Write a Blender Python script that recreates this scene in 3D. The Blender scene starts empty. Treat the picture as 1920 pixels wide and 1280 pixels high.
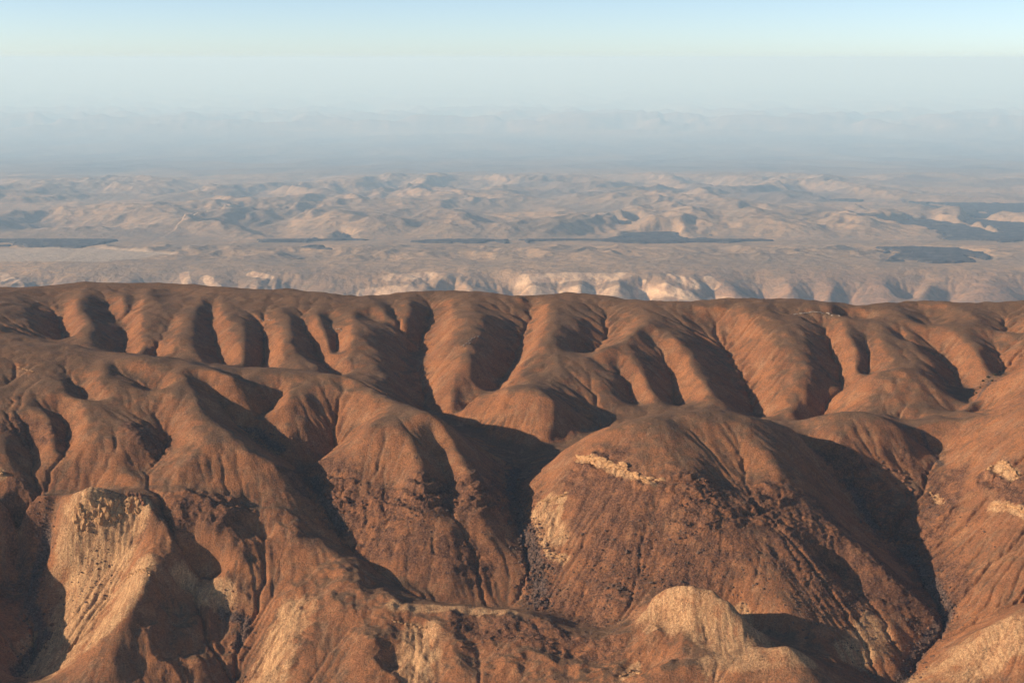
import bpy, math, random
import numpy as np

# ------------------------------------------------------------------ camera, sky, sun, exposure
S = bpy.context.scene
C = S.collection
H = 900.0                                   # height of the viewpoint above the far basin
IW, IH, FPX, VH = 1920.0, 1280.0, 2637.0, 110.0
PITCH = math.atan((IH / 2 - VH) / FPX)
cam_d = bpy.data.cameras.new("camera")
cam = bpy.data.objects.new("camera", cam_d)
C.objects.link(cam)
cam.location = (0, 0, H)
cam.rotation_euler = (math.pi / 2 - PITCH, 0, 0)
cam_d.sensor_width = 36.0
cam_d.lens = 36.0 * FPX / IW
cam_d.clip_start = 1.0
cam_d.clip_end = 1500000.0
S.camera = cam

SUN_ELEV = math.radians(20.0)
SUN_AZ = math.radians(-100.0)                # from straight ahead (+Y), negative = to the left; a little behind the camera
sun_dir = (math.sin(SUN_AZ) * math.cos(SUN_ELEV), math.cos(SUN_AZ) * math.cos(SUN_ELEV), math.sin(SUN_ELEV))
W = bpy.data.worlds.new("World")
S.world = W
W.use_nodes = True
nt = W.node_tree
nt.nodes.clear()
sky = nt.nodes.new("ShaderNodeTexSky")
sky.sky_type = 'NISHITA'
sky.sun_disc = False
sky.sun_elevation = SUN_ELEV
sky.sun_rotation = SUN_AZ
sky.altitude = 2300.0
sky.air_density = 0.67
sky.dust_density = 1.8
sky.ozone_density = 1.0
bg = nt.nodes.new("ShaderNodeBackground")
bg.inputs[1].default_value = 0.108
wo = nt.nodes.new("ShaderNodeOutputWorld")
nt.links.new(sky.outputs[0], bg.inputs[0])
nt.links.new(bg.outputs[0], wo.inputs[0])

sd = bpy.data.lights.new("sun", 'SUN')
sd.energy = 5.0
sd.angle = math.radians(0.55)
sd.color = (1.0, 0.86, 0.72)
sun = bpy.data.objects.new("sun", sd)
C.objects.link(sun)
from mathutils import Vector
sun.rotation_euler = Vector(sun_dir).to_track_quat('Z', 'Y').to_euler()
sun.location = (-3000, 0, 3000)

S.view_settings.view_transform = 'Standard'
S.view_settings.look = 'None'
S.view_settings.gamma = 1.0
S.view_settings.use_curve_mapping = False
S.view_settings.exposure = 0.55
S.render.engine = 'CYCLES'
S.cycles.use_denoising = True
S.cycles.max_bounces = 8
S.cycles.diffuse_bounces = 2
S.cycles.volume_bounces = 6
HAZE_COLOR = (.56, .80, 1.0, 1)
HAZE_ABSORB = (.45, .85, 1.0, 1)
HAZE_DENSITY = 1.8e-5
HAZE_G = 0.0

# ------------------------------------------------------------------ helpers
CP, SP = math.cos(PITCH), math.sin(PITCH)

def ray(u, v):
    """direction of the line of sight through a place in the view, as (x/y, z/y)"""
    a = (np.asarray(u, float) - IW / 2) / FPX
    b = (IH / 2 - np.asarray(v, float)) / FPX
    fy = CP + b * SP
    fz = -SP + b * CP
    return a / fy, fz / fy

def at(u, v, z):
    dx, dz = ray(u, v)
    y = (np.asarray(z, float) - H) / dz
    return dx * y, y, np.asarray(z, float)

def hash2(ix, iy, seed):
    h = (ix.astype(np.int64) * 374761393 + iy.astype(np.int64) * 668265263 + seed * 1442695041) & 0x7fffffff
    h = ((h ^ (h >> 13)) * 1274126177) & 0x7fffffff
    h = ((h ^ (h >> 16)) * 1911520717) & 0x7fffffff
    return h ^ (h >> 15)

def gnoise(x, y, seed=0):
    """gradient noise, about -0.7..0.7"""
    x0 = np.floor(x); y0 = np.floor(y)
    fx = (x - x0).astype(np.float32); fy = (y - y0).astype(np.float32)
    ix = x0.astype(np.int64); iy = y0.astype(np.int64)
    ux = fx * fx * fx * (fx * (fx * 6 - 15) + 10)
    uy = fy * fy * fy * (fy * (fy * 6 - 15) + 10)
    def g(dx, dy):
        a = hash2(ix + dx, iy + dy, seed).astype(np.float32) * np.float32(2 * math.pi / 0x7fffffff)
        return np.cos(a) * (fx - dx) + np.sin(a) * (fy - dy)
    a = g(0, 0); b = g(1, 0); c = g(0, 1); d = g(1, 1)
    return (a + ux * (b - a)) * (1 - uy) + (c + ux * (d - c)) * uy

def fbm(x, y, wl, octs=4, gain=0.5, seed=0):
    s = 0.0; amp = 1.0
    for k in range(octs):
        s = s + amp * gnoise(x / wl + 17.3 * k, y / wl - 9.1 * k, seed + k)
        wl *= 0.5; amp *= gain
    return s

def ridged(x, y, wl, octs=4, gain=0.5, seed=0):
    s = 0.0; amp = 1.0
    for k in range(octs):
        s = s + amp * (0.6 - np.abs(gnoise(x / wl + 31.7 * k, y / wl + 5.3 * k, seed + k)) * 2.0)
        wl *= 0.5; amp *= gain
    return s

def smooth(a, b, x):
    t = np.clip((x - a) / (b - a), 0, 1)
    return t * t * (3 - 2 * t)

def worley(x, y, size, seed):
    """broken ground: every block of about `size` metres gets its own height and tilt"""
    X = x / size; Y = y / size
    ix = np.floor(X).astype(np.int64); iy = np.floor(Y).astype(np.int64)
    best = np.full(X.shape, 9.0); val = np.zeros(X.shape)
    for dx in (-1, 0, 1):
        for dy in (-1, 0, 1):
            h = hash2(ix + dx, iy + dy, seed)
            px = ix + dx + (h % 1009) / 1009.0; py = iy + dy + ((h // 1009) % 1013) / 1013.0
            d = (X - px) ** 2 + (Y - py) ** 2
            v = ((h // 7) % 997) / 997.0 - .5 + (X - px) * (((h // 13) % 101) / 101.0 - .5) + (Y - py) * (((h // 17) % 103) / 103.0 - .5)
            m = d < best
            best = np.where(m, d, best); val = np.where(m, v, val)
    return val

def rbf_fit(P, Z, c, lam):
    X = P[:, 0]; Y = P[:, 1]
    D = np.sqrt((X[:, None] - X[None]) ** 2 + (Y[:, None] - Y[None]) ** 2 + c * c)
    n = len(Z)
    m = Z.mean()
    A = np.zeros((n + 1, n + 1))
    A[:n, :n] = -D + lam * np.eye(n)
    A[:n, n] = 1; A[n, :n] = 1
    w = np.linalg.solve(A, np.concatenate([Z - m, [0]]))
    return (P.astype(np.float32), w[:n].astype(np.float32), float(w[n] + m), c)

def rbf_eval(fit, x, y):
    P, w, b, c = fit
    x = x.ravel().astype(np.float32); y = y.ravel().astype(np.float32)
    out = np.empty(len(x), np.float64)
    st = 6000
    for i in range(0, len(x), st):
        d = (x[i:i + st, None] - P[None, :, 0]) ** 2
        d += (y[i:i + st, None] - P[None, :, 1]) ** 2
        d += c * c
        np.sqrt(d, out=d)
        out[i:i + st] = -(d @ w) + b
    return out

def bicubic(G, fi, fj):
    """sample the coarse array G at fractional rows fi and columns fj (Catmull-Rom)"""
    n, m = G.shape
    i0 = np.clip(np.floor(fi).astype(int), 1, n - 3); j0 = np.clip(np.floor(fj).astype(int), 1, m - 3)
    a = fi - i0; b = fj - j0
    def w(t):
        return (-0.5 * t + t * t - 0.5 * t ** 3, 1 - 2.5 * t * t + 1.5 * t ** 3, 0.5 * t + 2 * t * t - 1.5 * t ** 3, -0.5 * t * t + 0.5 * t ** 3)
    wa, wb = w(a), w(b)
    s = 0.0
    for p in range(4):
        r = 0.0
        for q in range(4):
            r = r + wb[q] * G[i0 + p - 1, j0 + q - 1]
        s = s + wa[p] * r
    return s

def densify(pts, step):
    """points (x, y, z, ...) every `step` metres along a line"""
    out = [pts[0]]
    for a, b in zip(pts[:-1], pts[1:]):
        L = math.hypot(b[0] - a[0], b[1] - a[1])
        n = max(1, int(round(L / step)))
        for k in range(1, n + 1):
            t = k / n
            out.append(tuple(a[i] + (b[i] - a[i]) * t for i in range(len(a))))
    return out

def flow(z, X, Y, passes, seed=1):
    """drainage: how much ground drains through each place of the sheet, and the slope down from it"""
    n, m = z.shape
    best = np.zeros((n, m), np.float32)
    rec = np.arange(n * m).reshape(n, m).copy()
    idx = rec.copy()
    rng = np.random.default_rng(seed)
    for di in (-1, 0, 1):
        for dj in (-1, 0, 1):
            if di == 0 and dj == 0:
                continue
            a0, a1 = max(0, -di), n - max(0, di)
            b0, b1 = max(0, -dj), m - max(0, dj)
            sl = (slice(a0, a1), slice(b0, b1)); tl = (slice(a0 + di, a1 + di), slice(b0 + dj, b1 + dj))
            d = np.hypot(X[tl] - X[sl], Y[tl] - Y[sl])
            s = ((z[sl] - z[tl]) / d).astype(np.float32) * rng.uniform(.7, 1.3, d.shape).astype(np.float32)
            up = s > best[sl]
            best[sl] = np.where(up, s, best[sl])
            rec[sl] = np.where(up, idx[tl], rec[sl])
    r = rec.ravel()
    live = r != idx.ravel()
    own = np.ones(n * m)
    A = own.copy()
    for _ in range(passes):
        A = own + np.bincount(r[live], weights=A[live], minlength=n * m)
    return A.reshape(n, m), best

def blur(a, k=1):
    for _ in range(k):
        b = a.copy()
        b[1:-1] = 0.25 * a[:-2] + 0.5 * a[1:-1] + 0.25 * a[2:]
        a = b.copy()
        a[:, 1:-1] = 0.25 * b[:, :-2] + 0.5 * b[:, 1:-1] + 0.25 * b[:, 2:]
    return a

def mesh_from(name, co, faces_flat, nside, mat, attrs=None, normals=None, smooth_shade=True):
    me = bpy.data.meshes.new(name)
    nv = len(co); nf = len(faces_flat) // nside
    me.vertices.add(nv)
    me.vertices.foreach_set("co", np.ascontiguousarray(co, np.float32).ravel())
    me.loops.add(nf * nside)
    me.loops.foreach_set("vertex_index", np.ascontiguousarray(faces_flat, np.int32))
    me.polygons.add(nf)
    me.polygons.foreach_set("loop_start", np.arange(0, nf * nside, nside, dtype=np.int32))
    me.polygons.foreach_set("loop_total", np.full(nf, nside, np.int32))
    me.update(calc_edges=True)
    me.polygons.foreach_set("use_smooth", np.full(nf, smooth_shade))
    for k, a in (attrs or {}).items():
        at_ = me.attributes.new(k, 'FLOAT', 'POINT')
        at_.data.foreach_set("value", np.ascontiguousarray(a, np.float32))
    if normals is not None:
        me.normals_split_custom_set_from_vertices(np.ascontiguousarray(normals, np.float32))
    me.materials.append(mat)
    o = bpy.data.objects.new(name, me)
    C.objects.link(o)
    return o

def tag(o, label=None, cat=None, group=None, kind=None):
    if label: o["label"] = label
    if cat: o["category"] = cat
    if group: o["group"] = group
    if kind: o["kind"] = kind
    return o
# ------------------------------------------------------------------ the lie of the land: crests, spurs and gullies
# each line: which hill, then points along a crest or a gully: bearing column, bearing row, height in metres
TRACE = """
mid -260,545,470.7 -80,538,471.6 0,538,472.0 40,541,471.8 90,536,471.9 160,527,472.7 220,532,472.6 300,530,472.4 380,535,471.9 433,540,471.6 490,546,471.1 540,543,470.6 600,549,469.6 640,557,468.7 668,564,467.3 700,554,467.7 750,548,469.0 800,546,470.3 893,546,470.4 945,552,469.2 975,559,468.5 1005,554,468.7 1090,549,469.4 1145,556,467.9 1185,563,466.9 1240,565,465.6 1280,569,465.2 1320,561,466.4 1400,559,466.6 1480,560,466.7 1560,566,465.1 1613,573,464.0 1660,567,464.3 1747,566,464.9 1830,568,465.3 1920,563,465.8 2060,566,465.2 2250,570,464.0;
mid 30,553,469.1 67,580,461 72,610,450 70,645,435.5;
mid 100,552,464.4 115,575,454.2 117,605,440.4 121,640,424.9;
mid 150,545,470.7 140,580,461 150,605,450.9 150,650,432.7;
mid 163,550,470 152,570,464 160,592,457.2 177,603,452.8 170,633,440.8 173,655,430.5;
mid 203,558,463.6 217,580,451.7 235,627,431.1 245,667,414.9;
mid 250,545,468.7 252,567,460.6 240,590,451.3 224,607,442.2;
mid 225,540,471.3 230,560,466.9 231,582,455.7;
mid 270,548,470.3 262,580,461 255,605,449.3 262,640,434 270,668,422.9;
mid 318,545,465.7 328,552,464.4 316,560,462;
mid 325,605,450 300,645,431.5 288,670,417;
mid 345,560,467 335,600,454 325,640,438 320,675,420.5;
mid 383,565,465.5 370,600,454 366,640,438 385,685,415.5;
mid 397,572,459.4 398,610,443.5 410,643,428.4 427,690,405.8;
mid 412,568,464.6 412,605,450.9 432,640,435.9 440,680,415.2;
mid 416,605,451 421,655,425;
mid 452,570,464 470,600,454 466,633,440.8 460,667,424.5 464,695,410.5;
mid 480,597,452.2 497,633,434.5 497,667,416.4 490,702,398.2;
mid 510,575,462.5 520,610,450 522,650,432.8 520,700,408;
mid 540,580,461 549,600,454 560,633,440.8 565,660,428 610,697,409.5;
mid 557,590,454 580,633,433 607,667,416.9 634,704,399.8;
mid 585,570,464 601,597,455.2 613,633,439.4 622,665,422.1 645,700,404.7;
mid 612,592,453.2 628,633,435.3 629,665,418.5;
mid 640,585,459.5 660,590,458 700,617,447.2 702,673,421.5 723,707,404.5 755,748,384;
mid 655,590,458 650,630,442 648,680,417.2;
mid 805,560,463 806,585,448.6 786,615,433.7 783,660,406.7 797,690,397.3 808,763,363.5;
mid 722,560,465 735,582,456.4 745,598,448.8;
mid 713,560,467 716,580,460.9 725,600,451;
mid 760,552,469.4 775,580,459.3 765,605,445.4;
mid 690,585,456.8 740,615,439.6 770,640,422.3;
mid 840,560,467 850,600,453.9 833,650,428.4 822,700,399.4 815,755,370.6;
mid 912,568,464.6 917,597,455.2 901,630,441.9 887,687,414.1 847,727,391.5 842,765,372.2;
mid 992,565,461.5 1000,600,442.9 987,647,421.6 960,680,401.2 940,713,387 930,735,380;
mid 975,565,462.5 960,600,445.5 955,660,414;
mid 875,740,381.9 868,770,367.3;
mid 1022,570,463.9 1012,620,442.8 1000,650,429.5 970,690,408.9 945,725,392.2;
mid 1086,567,464.9 1067,600,454 1043,630,442 1040,645,435.5 1055,662,427;
mid 1125,575,459.5 1150,607,443.7 1147,627,431.2 1120,652,419.5 1092,667,411.5;
mid 1205,575,464.5 1217,600,456 1190,628,444.8 1140,655,432.5 1107,668,426 1050,675,422.5 1000,700,410 960,722,399;
mid 1107,668,424 1130,677,419.5 1150,707,404.5 1145,735,390.5 1160,758,379;
mid 1155,682,415 1187,717,394.3 1197,760,370.8;
mid 1150,655,430.6 1187,673,421.5 1207,713,400.6 1227,750,382.1;
mid 1215,632,437.2 1250,660,420.8 1270,690,403.7 1265,727,382.6 1267,765,362.3;
mid 1243,598,454.8 1262,640,436.3 1281,667,420.3 1295,700,404.7 1330,733,391.5 1367,770,373.5;
mid 1300,586,455.2 1347,597,446.9 1377,630,428.3 1373,660,409.4 1393,685,398.8 1413,735,374.5 1425,785,350.8;
mid 1250,578,461.6 1300,577,461.7 1360,582,459.5 1400,600,452.8 1430,640,434.1 1445,700,401.7 1450,760,370.4;
mid 1480,585,459.5 1513,603,452.8 1518,647,434.5 1523,687,414.3 1515,733,389.7 1475,785,364;
mid 1540,600,450 1560,647,426.9 1582,687,404.9 1590,722,387.1 1563,745,377.8 1520,800,349.5;
mid 1575,590,458 1585,630,442 1603,650,431.7 1608,700,404.2;
mid 1622,620,444 1627,665,420.5 1620,705,397.6;
mid 1640,600,454 1655,640,438 1670,680,418;
mid 1660,615,448 1670,627,443.2 1703,667,424.5 1747,700,408.6 1787,745,392;
mid 1690,622,442.2 1725,650,427.7 1752,672,414.3 1790,715,390.5;
mid 1705,625,442 1718,645,432.8 1745,668,420.7 1765,690,409;
mid 1720,618,443.2 1757,650,423.8 1790,687,403.9 1815,727,386.5 1834,755,398.2 1822,782,385.3;
mid 1770,610,450 1800,640,435.8 1828,690,410.4 1850,715,399.7;
mid 1825,620,446 1840,650,432.8 1845,690,412.6;
mid 1858,630,439 1873,675,415 1879,705,397.5;
mid 1890,620,446 1910,660,428 1925,690,413;
mid 1718,582,453.4 1745,596,448.6 1740,608,443.8;
mid 1680,575,462.5 1705,600,454 1722,612,448.4;
mid 1868,580,459 1885,605,446.5 1897,628,433.8;
mid 1815,575,462.5 1830,600,454 1850,618,446.8;
mid 1920,580,461 1930,620,446;
mid 1575,592,451.2 1610,596,447.6;
mid 1520,575,465.5 1565,578,463;
mid 807,763,363.2 850,785,363.5 920,808,363 985,835,351.9 978,868,346.2;
mid 847,785,365.6 893,749,390.7 947,729,410.2 990,730,414.3 1012,734,413.2 1037,750,404.3 1038,780,386.8 1030,818,365.6;
mid 940,760,392.6 955,790,376.7 900,808,362.3;
mid 1100,750,384 1130,777,370.5 1085,815,362.8 1012,834,356.9;
mid 1720,688,430.3 1680,694,430 1640,704,421.6 1600,718,402.1 1570,738,385.3;
mid 1700,725,414 1700,765,394 1690,790,380;
mid 1620,745,398 1580,790,372;
mid 1747,705,416.2 1785,745,399.6 1800,772,387.3;
left -260,640,485 -100,622,488.6 0,626,487.8 25,624,488.2 67,640,485 133,650,483 173,663,480.8 250,680,478 333,690,475 400,696,472.1 438,707,467.8;
left 200,682,475.4 225,697,469.2 258,716,460.8 292,731,453.6;
left 190,686,476.2 215,712,467.6 260,735,459.2;
left 330,700,472 350,712,467.5 372,735,457 380,757,449.7;
left 372,702,468.3 390,716,459.7 405,738,448.2 398,762,439.8;
left 300,735,459.2 340,755,451.8 390,775,444.6 440,812,431.3 465,850,415.9 525,876,401.9 550,886,391.5;
left 138,720,459.7 160,735,454.3 178,748,450.2;
left 118,715,467.5 120,738,459.1 150,757,452.1;
left 175,712,468.4 205,745,456.3;
left 55,757,451.1 90,780,442.6 97,820,427.8 107,850,413.4;
left 112,765,444.2 125,800,430 127,830,418.3 112,860,407.1;
left 150,760,450.8 150,800,435.4 145,850,414.7 140,890,395.3;
left 210,760,450 240,793,438.1 263,815,430.2 285,835,418.8;
left 280,772,441.7 312,797,429.8 319,820,419.7 300,840,413.5 268,885,396.6;
left 220,820,428.9 205,860,410.6 210,895,393.9;
left 345,780,442 370,820,428.4 360,870,408.6 330,910,391;
left 430,830,425.6 440,870,406.2 420,903,390.5;
left -60,780,443.9 0,800,436.6 15,830,425.4 20,860,413.5;
left 62,828,418.4 67,858,406.8 50,880,398.4;
left 20,690,475 20,740,457.3;
left -250,720,464.7 -120,720,464.7;
left -250,820,424.6 -120,830,421;
left -250,910,386.3 -120,915,384.5;
left -100,930,386.7 0,932,379.9 100,926,377.7 180,922,380.6 330,905,393.2 420,904,389.5;
left 205,905,389.1 233,893,395.6 262,908,390.4;
left 300,908,391 345,903,392.6;
left 400,762,439 440,786,424.1 480,808,409.9 525,842,394.3 556,884,376.3 590,903,371.5 612,945,357.3 640,1000,332.1 680,1040,318.1 760,1090,301.9 850,1130,286.3 950,1142,279.1;
knoll 440,712,456.4 470,703,459.9 520,699,461.2 580,699,461.2 633,701,460.6 667,710,457.2 700,726,451 745,750,441.8;
knoll 470,715,455.2 480,735,447.3 472,765,433.5 490,795,418.1;
knoll 512,727,447.6 523,742,438.9 505,765,427.6 482,785,421.6;
knoll 560,712,456.4 575,745,443.6 578,790,420.6 570,830,400.2;
knoll 610,745,440.7 632,770,425.8 643,800,411.3 633,830,395.2 600,858,382.5 560,884,372.9;
knoll 540,715,454.6 530,760,437.8 520,800,416.8 540,830,402.2;
knoll 650,722,451.5 660,760,434.4 672,790,419.9 650,825,405.7 600,862,387.9 567,888,378.5;
knoll 690,726,441 735,748,432.6;
twin 745,750,434 785,766,440 807,777,440.3 850,830,413.8 900,870,388.3 950,940,354.1;
twin 807,777,440.6 770,781,438.9 700,792,433.8 690,800,431.3 672,850,405.6 662,900,380.6 655,960,352;
twin 640,850,401.7 600,885,381.8 625,930,365.6;
twin 745,835,415.8 745,900,383.1 735,980,348.7;
twin 770,781,438.9 768,822,423.1 790,880,396.8 790,950,365.5 800,1020,334.1 850,1080,308.5;
twin 815,810,422.3 832,850,402.3 848,920,371.5 842,985,348.9 900,1060,312;
twin 850,830,413.8 880,900,385 900,950,362.5 925,968,351 910,1010,334.7 955,1085,300;
twin 870,950,362 880,1000,338.9 930,1065,308.8;
twin 700,1040,320.6 740,1060,314.3;
twin 690,970,350.2 700,1010,333.5;
twin 978,868,346 975,900,353.1 966,945,348.3 985,1000,331.4 1003,1060,310.5 1015,1140,281.6 1100,1160,280.1 1190,1172,291.3;
great 960,940,349.5 1000,897,368.6 1060,840,399.3 1105,815,421.2 1150,795,439.7 1210,783,445 1280,775,448 1340,776,447 1400,782,442 1450,793,429.9 1490,806,416.4;
great 1070,868,398.7 1085,860,404.7 1130,867,408.1 1170,880,406.2 1212,896,401.6;
great 1062,890,388.5 1063,925,374.3 1050,970,353 1045,1030,327.4 1060,1100,301.1 1080,1150,283.4;
great 1010,945,357.8 1030,985,343.9 1020,1040,320.5;
great 1110,900,391 1130,960,366.1 1150,1000,350.7 1150,1080,317.2 1150,1135,298.2;
great 1210,920,390.6 1230,960,372 1240,1010,350 1220,1080,320 1190,1130,301.5;
great 1240,800,442 1247,820,434 1278,880,410.8 1310,925,391.8 1330,975,371.3 1380,1040,343.9 1440,1120,314.6 1500,1195,290.2;
great 1285,795,439.0 1335,850,416.5 1360,900,394.8 1412,945,377.4 1490,1015,351.7 1575,1095,316.2 1640,1180,283.1 1690,1255,259.5;
great 1395,786,440.9 1448,870,407.9 1482,940,377.1 1560,990,354.4 1612,1040,334.6 1682,1090,311.9 1762,1165,281.9;
great 1330,785,443.8 1370,840,418.4 1400,880,399.8;
great 1320,1060,333.1 1400,1110,315 1460,1180,291.5;
great 1560,1060,323.2 1640,1130,299.3 1690,1190,278;
great 1460,803,404 1490,815,398 1530,835,386.3 1570,865,375.5 1600,925,348.6 1640,990,323.1 1700,1035,306.6 1740,1090,297 1775,1160,280.3 1720,1228,262.3 1690,1275,250.7;
right 1500,806,397 1535,787,410 1565,773,419 1608,771,420 1650,782,416.9 1685,798,407.6 1700,835,387.7 1703,873,367 1735,910,351 1765,938,348.4;
right 1590,800,409 1620,835,392 1650,875,370 1680,930,344;
right 1540,815,398.6 1580,845,387.5;
right 1660,775,400 1713,803,394.9 1763,840,375.5 1768,875,367.7 1768,925,353;
right 2260,650,500 2050,660,489.1 1920,687,448.7 1885,703,430.2 1847,724,412.6 1820,768,395 1793,784,408.5 1720,802,396.5;
right 1920,760,447.6 1920,810,430.8 1850,830,406.5 1800,835,390.6;
right 1880,790,427.2 1900,800,429.1;
right 1880,880,400.2 1920,890,404.6 1900,955,377.1 1920,960,378.5;
right 1800,900,371.3 1820,950,362.5 1850,1000,351.4;
right 1790,950,354.3 1800,1000,339.5 1790,1060,317.6;
right 1900,1060,338.3 1830,1080,319.1 1880,1130,309.8 1810,1140,293.8 1930,1120,318.9;
right 2260,760,470 2100,780,455 2100,880,425 2260,880,430 2100,1000,380 2250,1050,370 2080,1080,350;
corner 2200,1060,372 2020,1105,352 1920,1147,334 1855,1182,313.4 1780,1226,285.5 1720,1275,258.3;
corner 1920,1250,298 1850,1275,281.2 2050,1230,315.4;
corner 1900,1185,319.1 1880,1235,299.2;
corner 1860,1210,303.3 1840,1245,289.3;
bluff 95,965,361.2 135,956,374.4 165,951,379 200,946,381.1 232,934,385.8 262,925,389;
bluff 150,996,350 200,992,354 245,990,355 268,992,355;
bluff 262,925,389 275,950,380 291,1002,352 290,1040,337 288,1085,321 262,1120,309 240,1150,298 215,1190,282 208,1240,264 200,1290,247;
bluff 205,1048,321 200,1130,290 180,1185,275 120,1225,250;
bluff 120,1097,290 112,1180,258 100,1255,240;
bluff 150,1050,318 140,1110,289 145,1200,261;
bluff 105,990,348 88,1030,320 72,1085,294 58,1130,274 85,1190,254 60,1230,241 30,1265,230;
bluff -120,960,372.6 -20,965,366.4 40,960,363.7 85,945,374.4;
bluff -100,1050,332 -20,1050,314 20,1060,305 40,1020,322;
bluff -120,1150,305 -30,1150,284 10,1180,264 -20,1240,258;
bluff 300,960,370 330,935,382 380,1000,350 450,1050,326 375,1070,309;
bluff 335,1012,345 345,1055,325;
bluff 345,1095,303 362,1140,287.4 415,1150,279.5 465,1165,272.9 446,1215,252.9 450,1285,228.1;
bluff 303,1130,296 320,1190,270.1 380,1240,250.1;
bluff 270,1185,280 260,1250,255;
bluff 415,1090,307.9 440,1120,293.2 400,1115,295.5;
fore 430,905,389.3 450,930,377.3 490,960,362.8 540,1005,343.2 580,1024,335 640,1044,325 675,1046,322 700,1100,308 725,1142,301 790,1132,300 890,1135,299 990,1145,298 1065,1175,290 1140,1195,286.8 1215,1215,290.9 1265,1240,289.7;
fore 520,900,389.8 560,940,368.2 600,985,344;
fore 500,1010,339.3 535,1045,325.9 557,1092,308.9;
fore 640,1044,325 600,1065,318 565,1092,309.2 575,1145,292.8 570,1190,279.9 540,1240,262 520,1290,245;
fore 500,1150,282.7 490,1230,252.2;
fore 620,1130,302 640,1180,285 640,1250,264;
fore 640,1100,312 698,1148,296 730,1190,284 755,1265,260;
fore 690,1200,284 700,1260,265;
fore 760,1170,289 800,1175,291 835,1180,291 852,1240,273 860,1290,257;
fore 790,1240,268 800,1275,258;
fore 880,1190,285 900,1230,274 905,1280,260;
fore 950,1195,286 1000,1220,279 1010,1270,267;
fore 1080,1215,280.2 1110,1255,271.5;
fore 1200,1265,272.9;
dome 1198,1152,306 1216,1128,317 1245,1109,328 1275,1103,337 1310,1100,342 1345,1108,340 1372,1126,334 1410,1166,317 1450,1212,299;
dome 1240,1160,311 1300,1165,318 1360,1180,313;
dome 1195,1200,294.5 1250,1222,293.6 1320,1232,300.2 1400,1222,304.9;
dome 1230,1258,288.2 1290,1250,296.5 1360,1250,296.7 1430,1216,310 1478,1211,318 1520,1235,304 1560,1265,288;
dome 1400,1275,292.9 1300,1290,281.1 1500,1280,295.3;
dome 1600,1240,268 1640,1275,257
"""
LINES = []
for row in TRACE.strip().split(";"):
    w = row.split()
    LINES.append((w[0], [tuple(float(c) for c in p.split(",")) for p in w[1:]]))
XYZ = [(140, 1452, 292, 'great'), (190, 1448, 288, 'great'), (240, 1430, 276, 'great'), (-700, 2250, 420, 'mid'), (150, 1455, 290, 'great')]
# ground nearer than the view and beyond its sides
for u in range(-460, 2480, 130):
    z = 235 + 20 * math.sin(u * .013) + (40 if u > 900 else 0)
    x, y, zz = at(u, 1380, z); XYZ.append((float(x), float(y), z, 'near'))
    XYZ.append((float(x) * .85, float(y) - 130, z - 8, 'near'))
# the back of the range falls away into the basin
SKYLINE = [p for p in LINES[0][1]]
for u in range(-460, 2480, 90):
    vc = float(np.interp(u, [p[0] for p in SKYLINE], [p[1] for p in SKYLINE])); zc = float(np.interp(u, [p[0] for p in SKYLINE], [p[2] for p in SKYLINE]))
    x, y, z = (float(c) for c in at(u, vc, zc))
    slope = (H - z) / y
    for dy, drop in ((60, 4), (160, 16), (300, 48), (420, 96)):
        XYZ.append((x / y * (y + dy), y + dy, H - slope * (y + dy) - drop, 'mid'))

PT, REG = [], []
REGS = ['mid', 'left', 'knoll', 'twin', 'great', 'right', 'corner', 'bluff', 'fore', 'dome', 'near']
for reg, pts in LINES:
    w = [tuple(float(c) for c in at(*p)) for p in pts]
    for p in densify(w, 13.0):
        PT.append(p); REG.append(REGS.index(reg))
for x, y, z, r in XYZ:
    PT.append((x, y, z)); REG.append(REGS.index(r))
PT = np.array(PT); REG = np.array(REG)
# keep one point per 5 m cell
_, keep = np.unique(np.round(PT[:, :2] / 5.0).astype(int), axis=0, return_index=True)
PT = PT[keep]; REG = REG[keep]
FIT = rbf_fit(PT[:, :2], PT[:, 2], 4.5, 0.6)
# ------------------------------------------------------------------ near hills: one sheet of ground, finer towards the viewpoint
Y0 = -150.0
SPAN = 0.53                                  # half width of the sheet at one metre's distance
NR, NC = 830, 1150
ROWS = np.exp(np.linspace(math.log(1060 - Y0), math.log(3060 - Y0), NR)) + Y0
COLS = np.linspace(-SPAN, SPAN, NC)
GX = (ROWS[:, None] - Y0) * COLS[None]
GY = np.repeat(ROWS[:, None], NC, 1)
CR, CC = 300, 360                            # coarse sheet on which the traced lines are spread out
cr_rows = np.exp(np.linspace(math.log(1060 - Y0), math.log(3060 - Y0), CR)) + Y0
cr_cols = np.linspace(-SPAN, SPAN, CC)
cz = rbf_eval(FIT, (cr_rows[:, None] - Y0) * cr_cols[None], np.repeat(cr_rows[:, None], CC, 1)).reshape(CR, CC)
def index_grid(n, m, N, M):
    return np.repeat(np.linspace(0, n - 1, N)[:, None], M, 1), np.repeat(np.linspace(0, m - 1, M)[None], N, 0)
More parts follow.
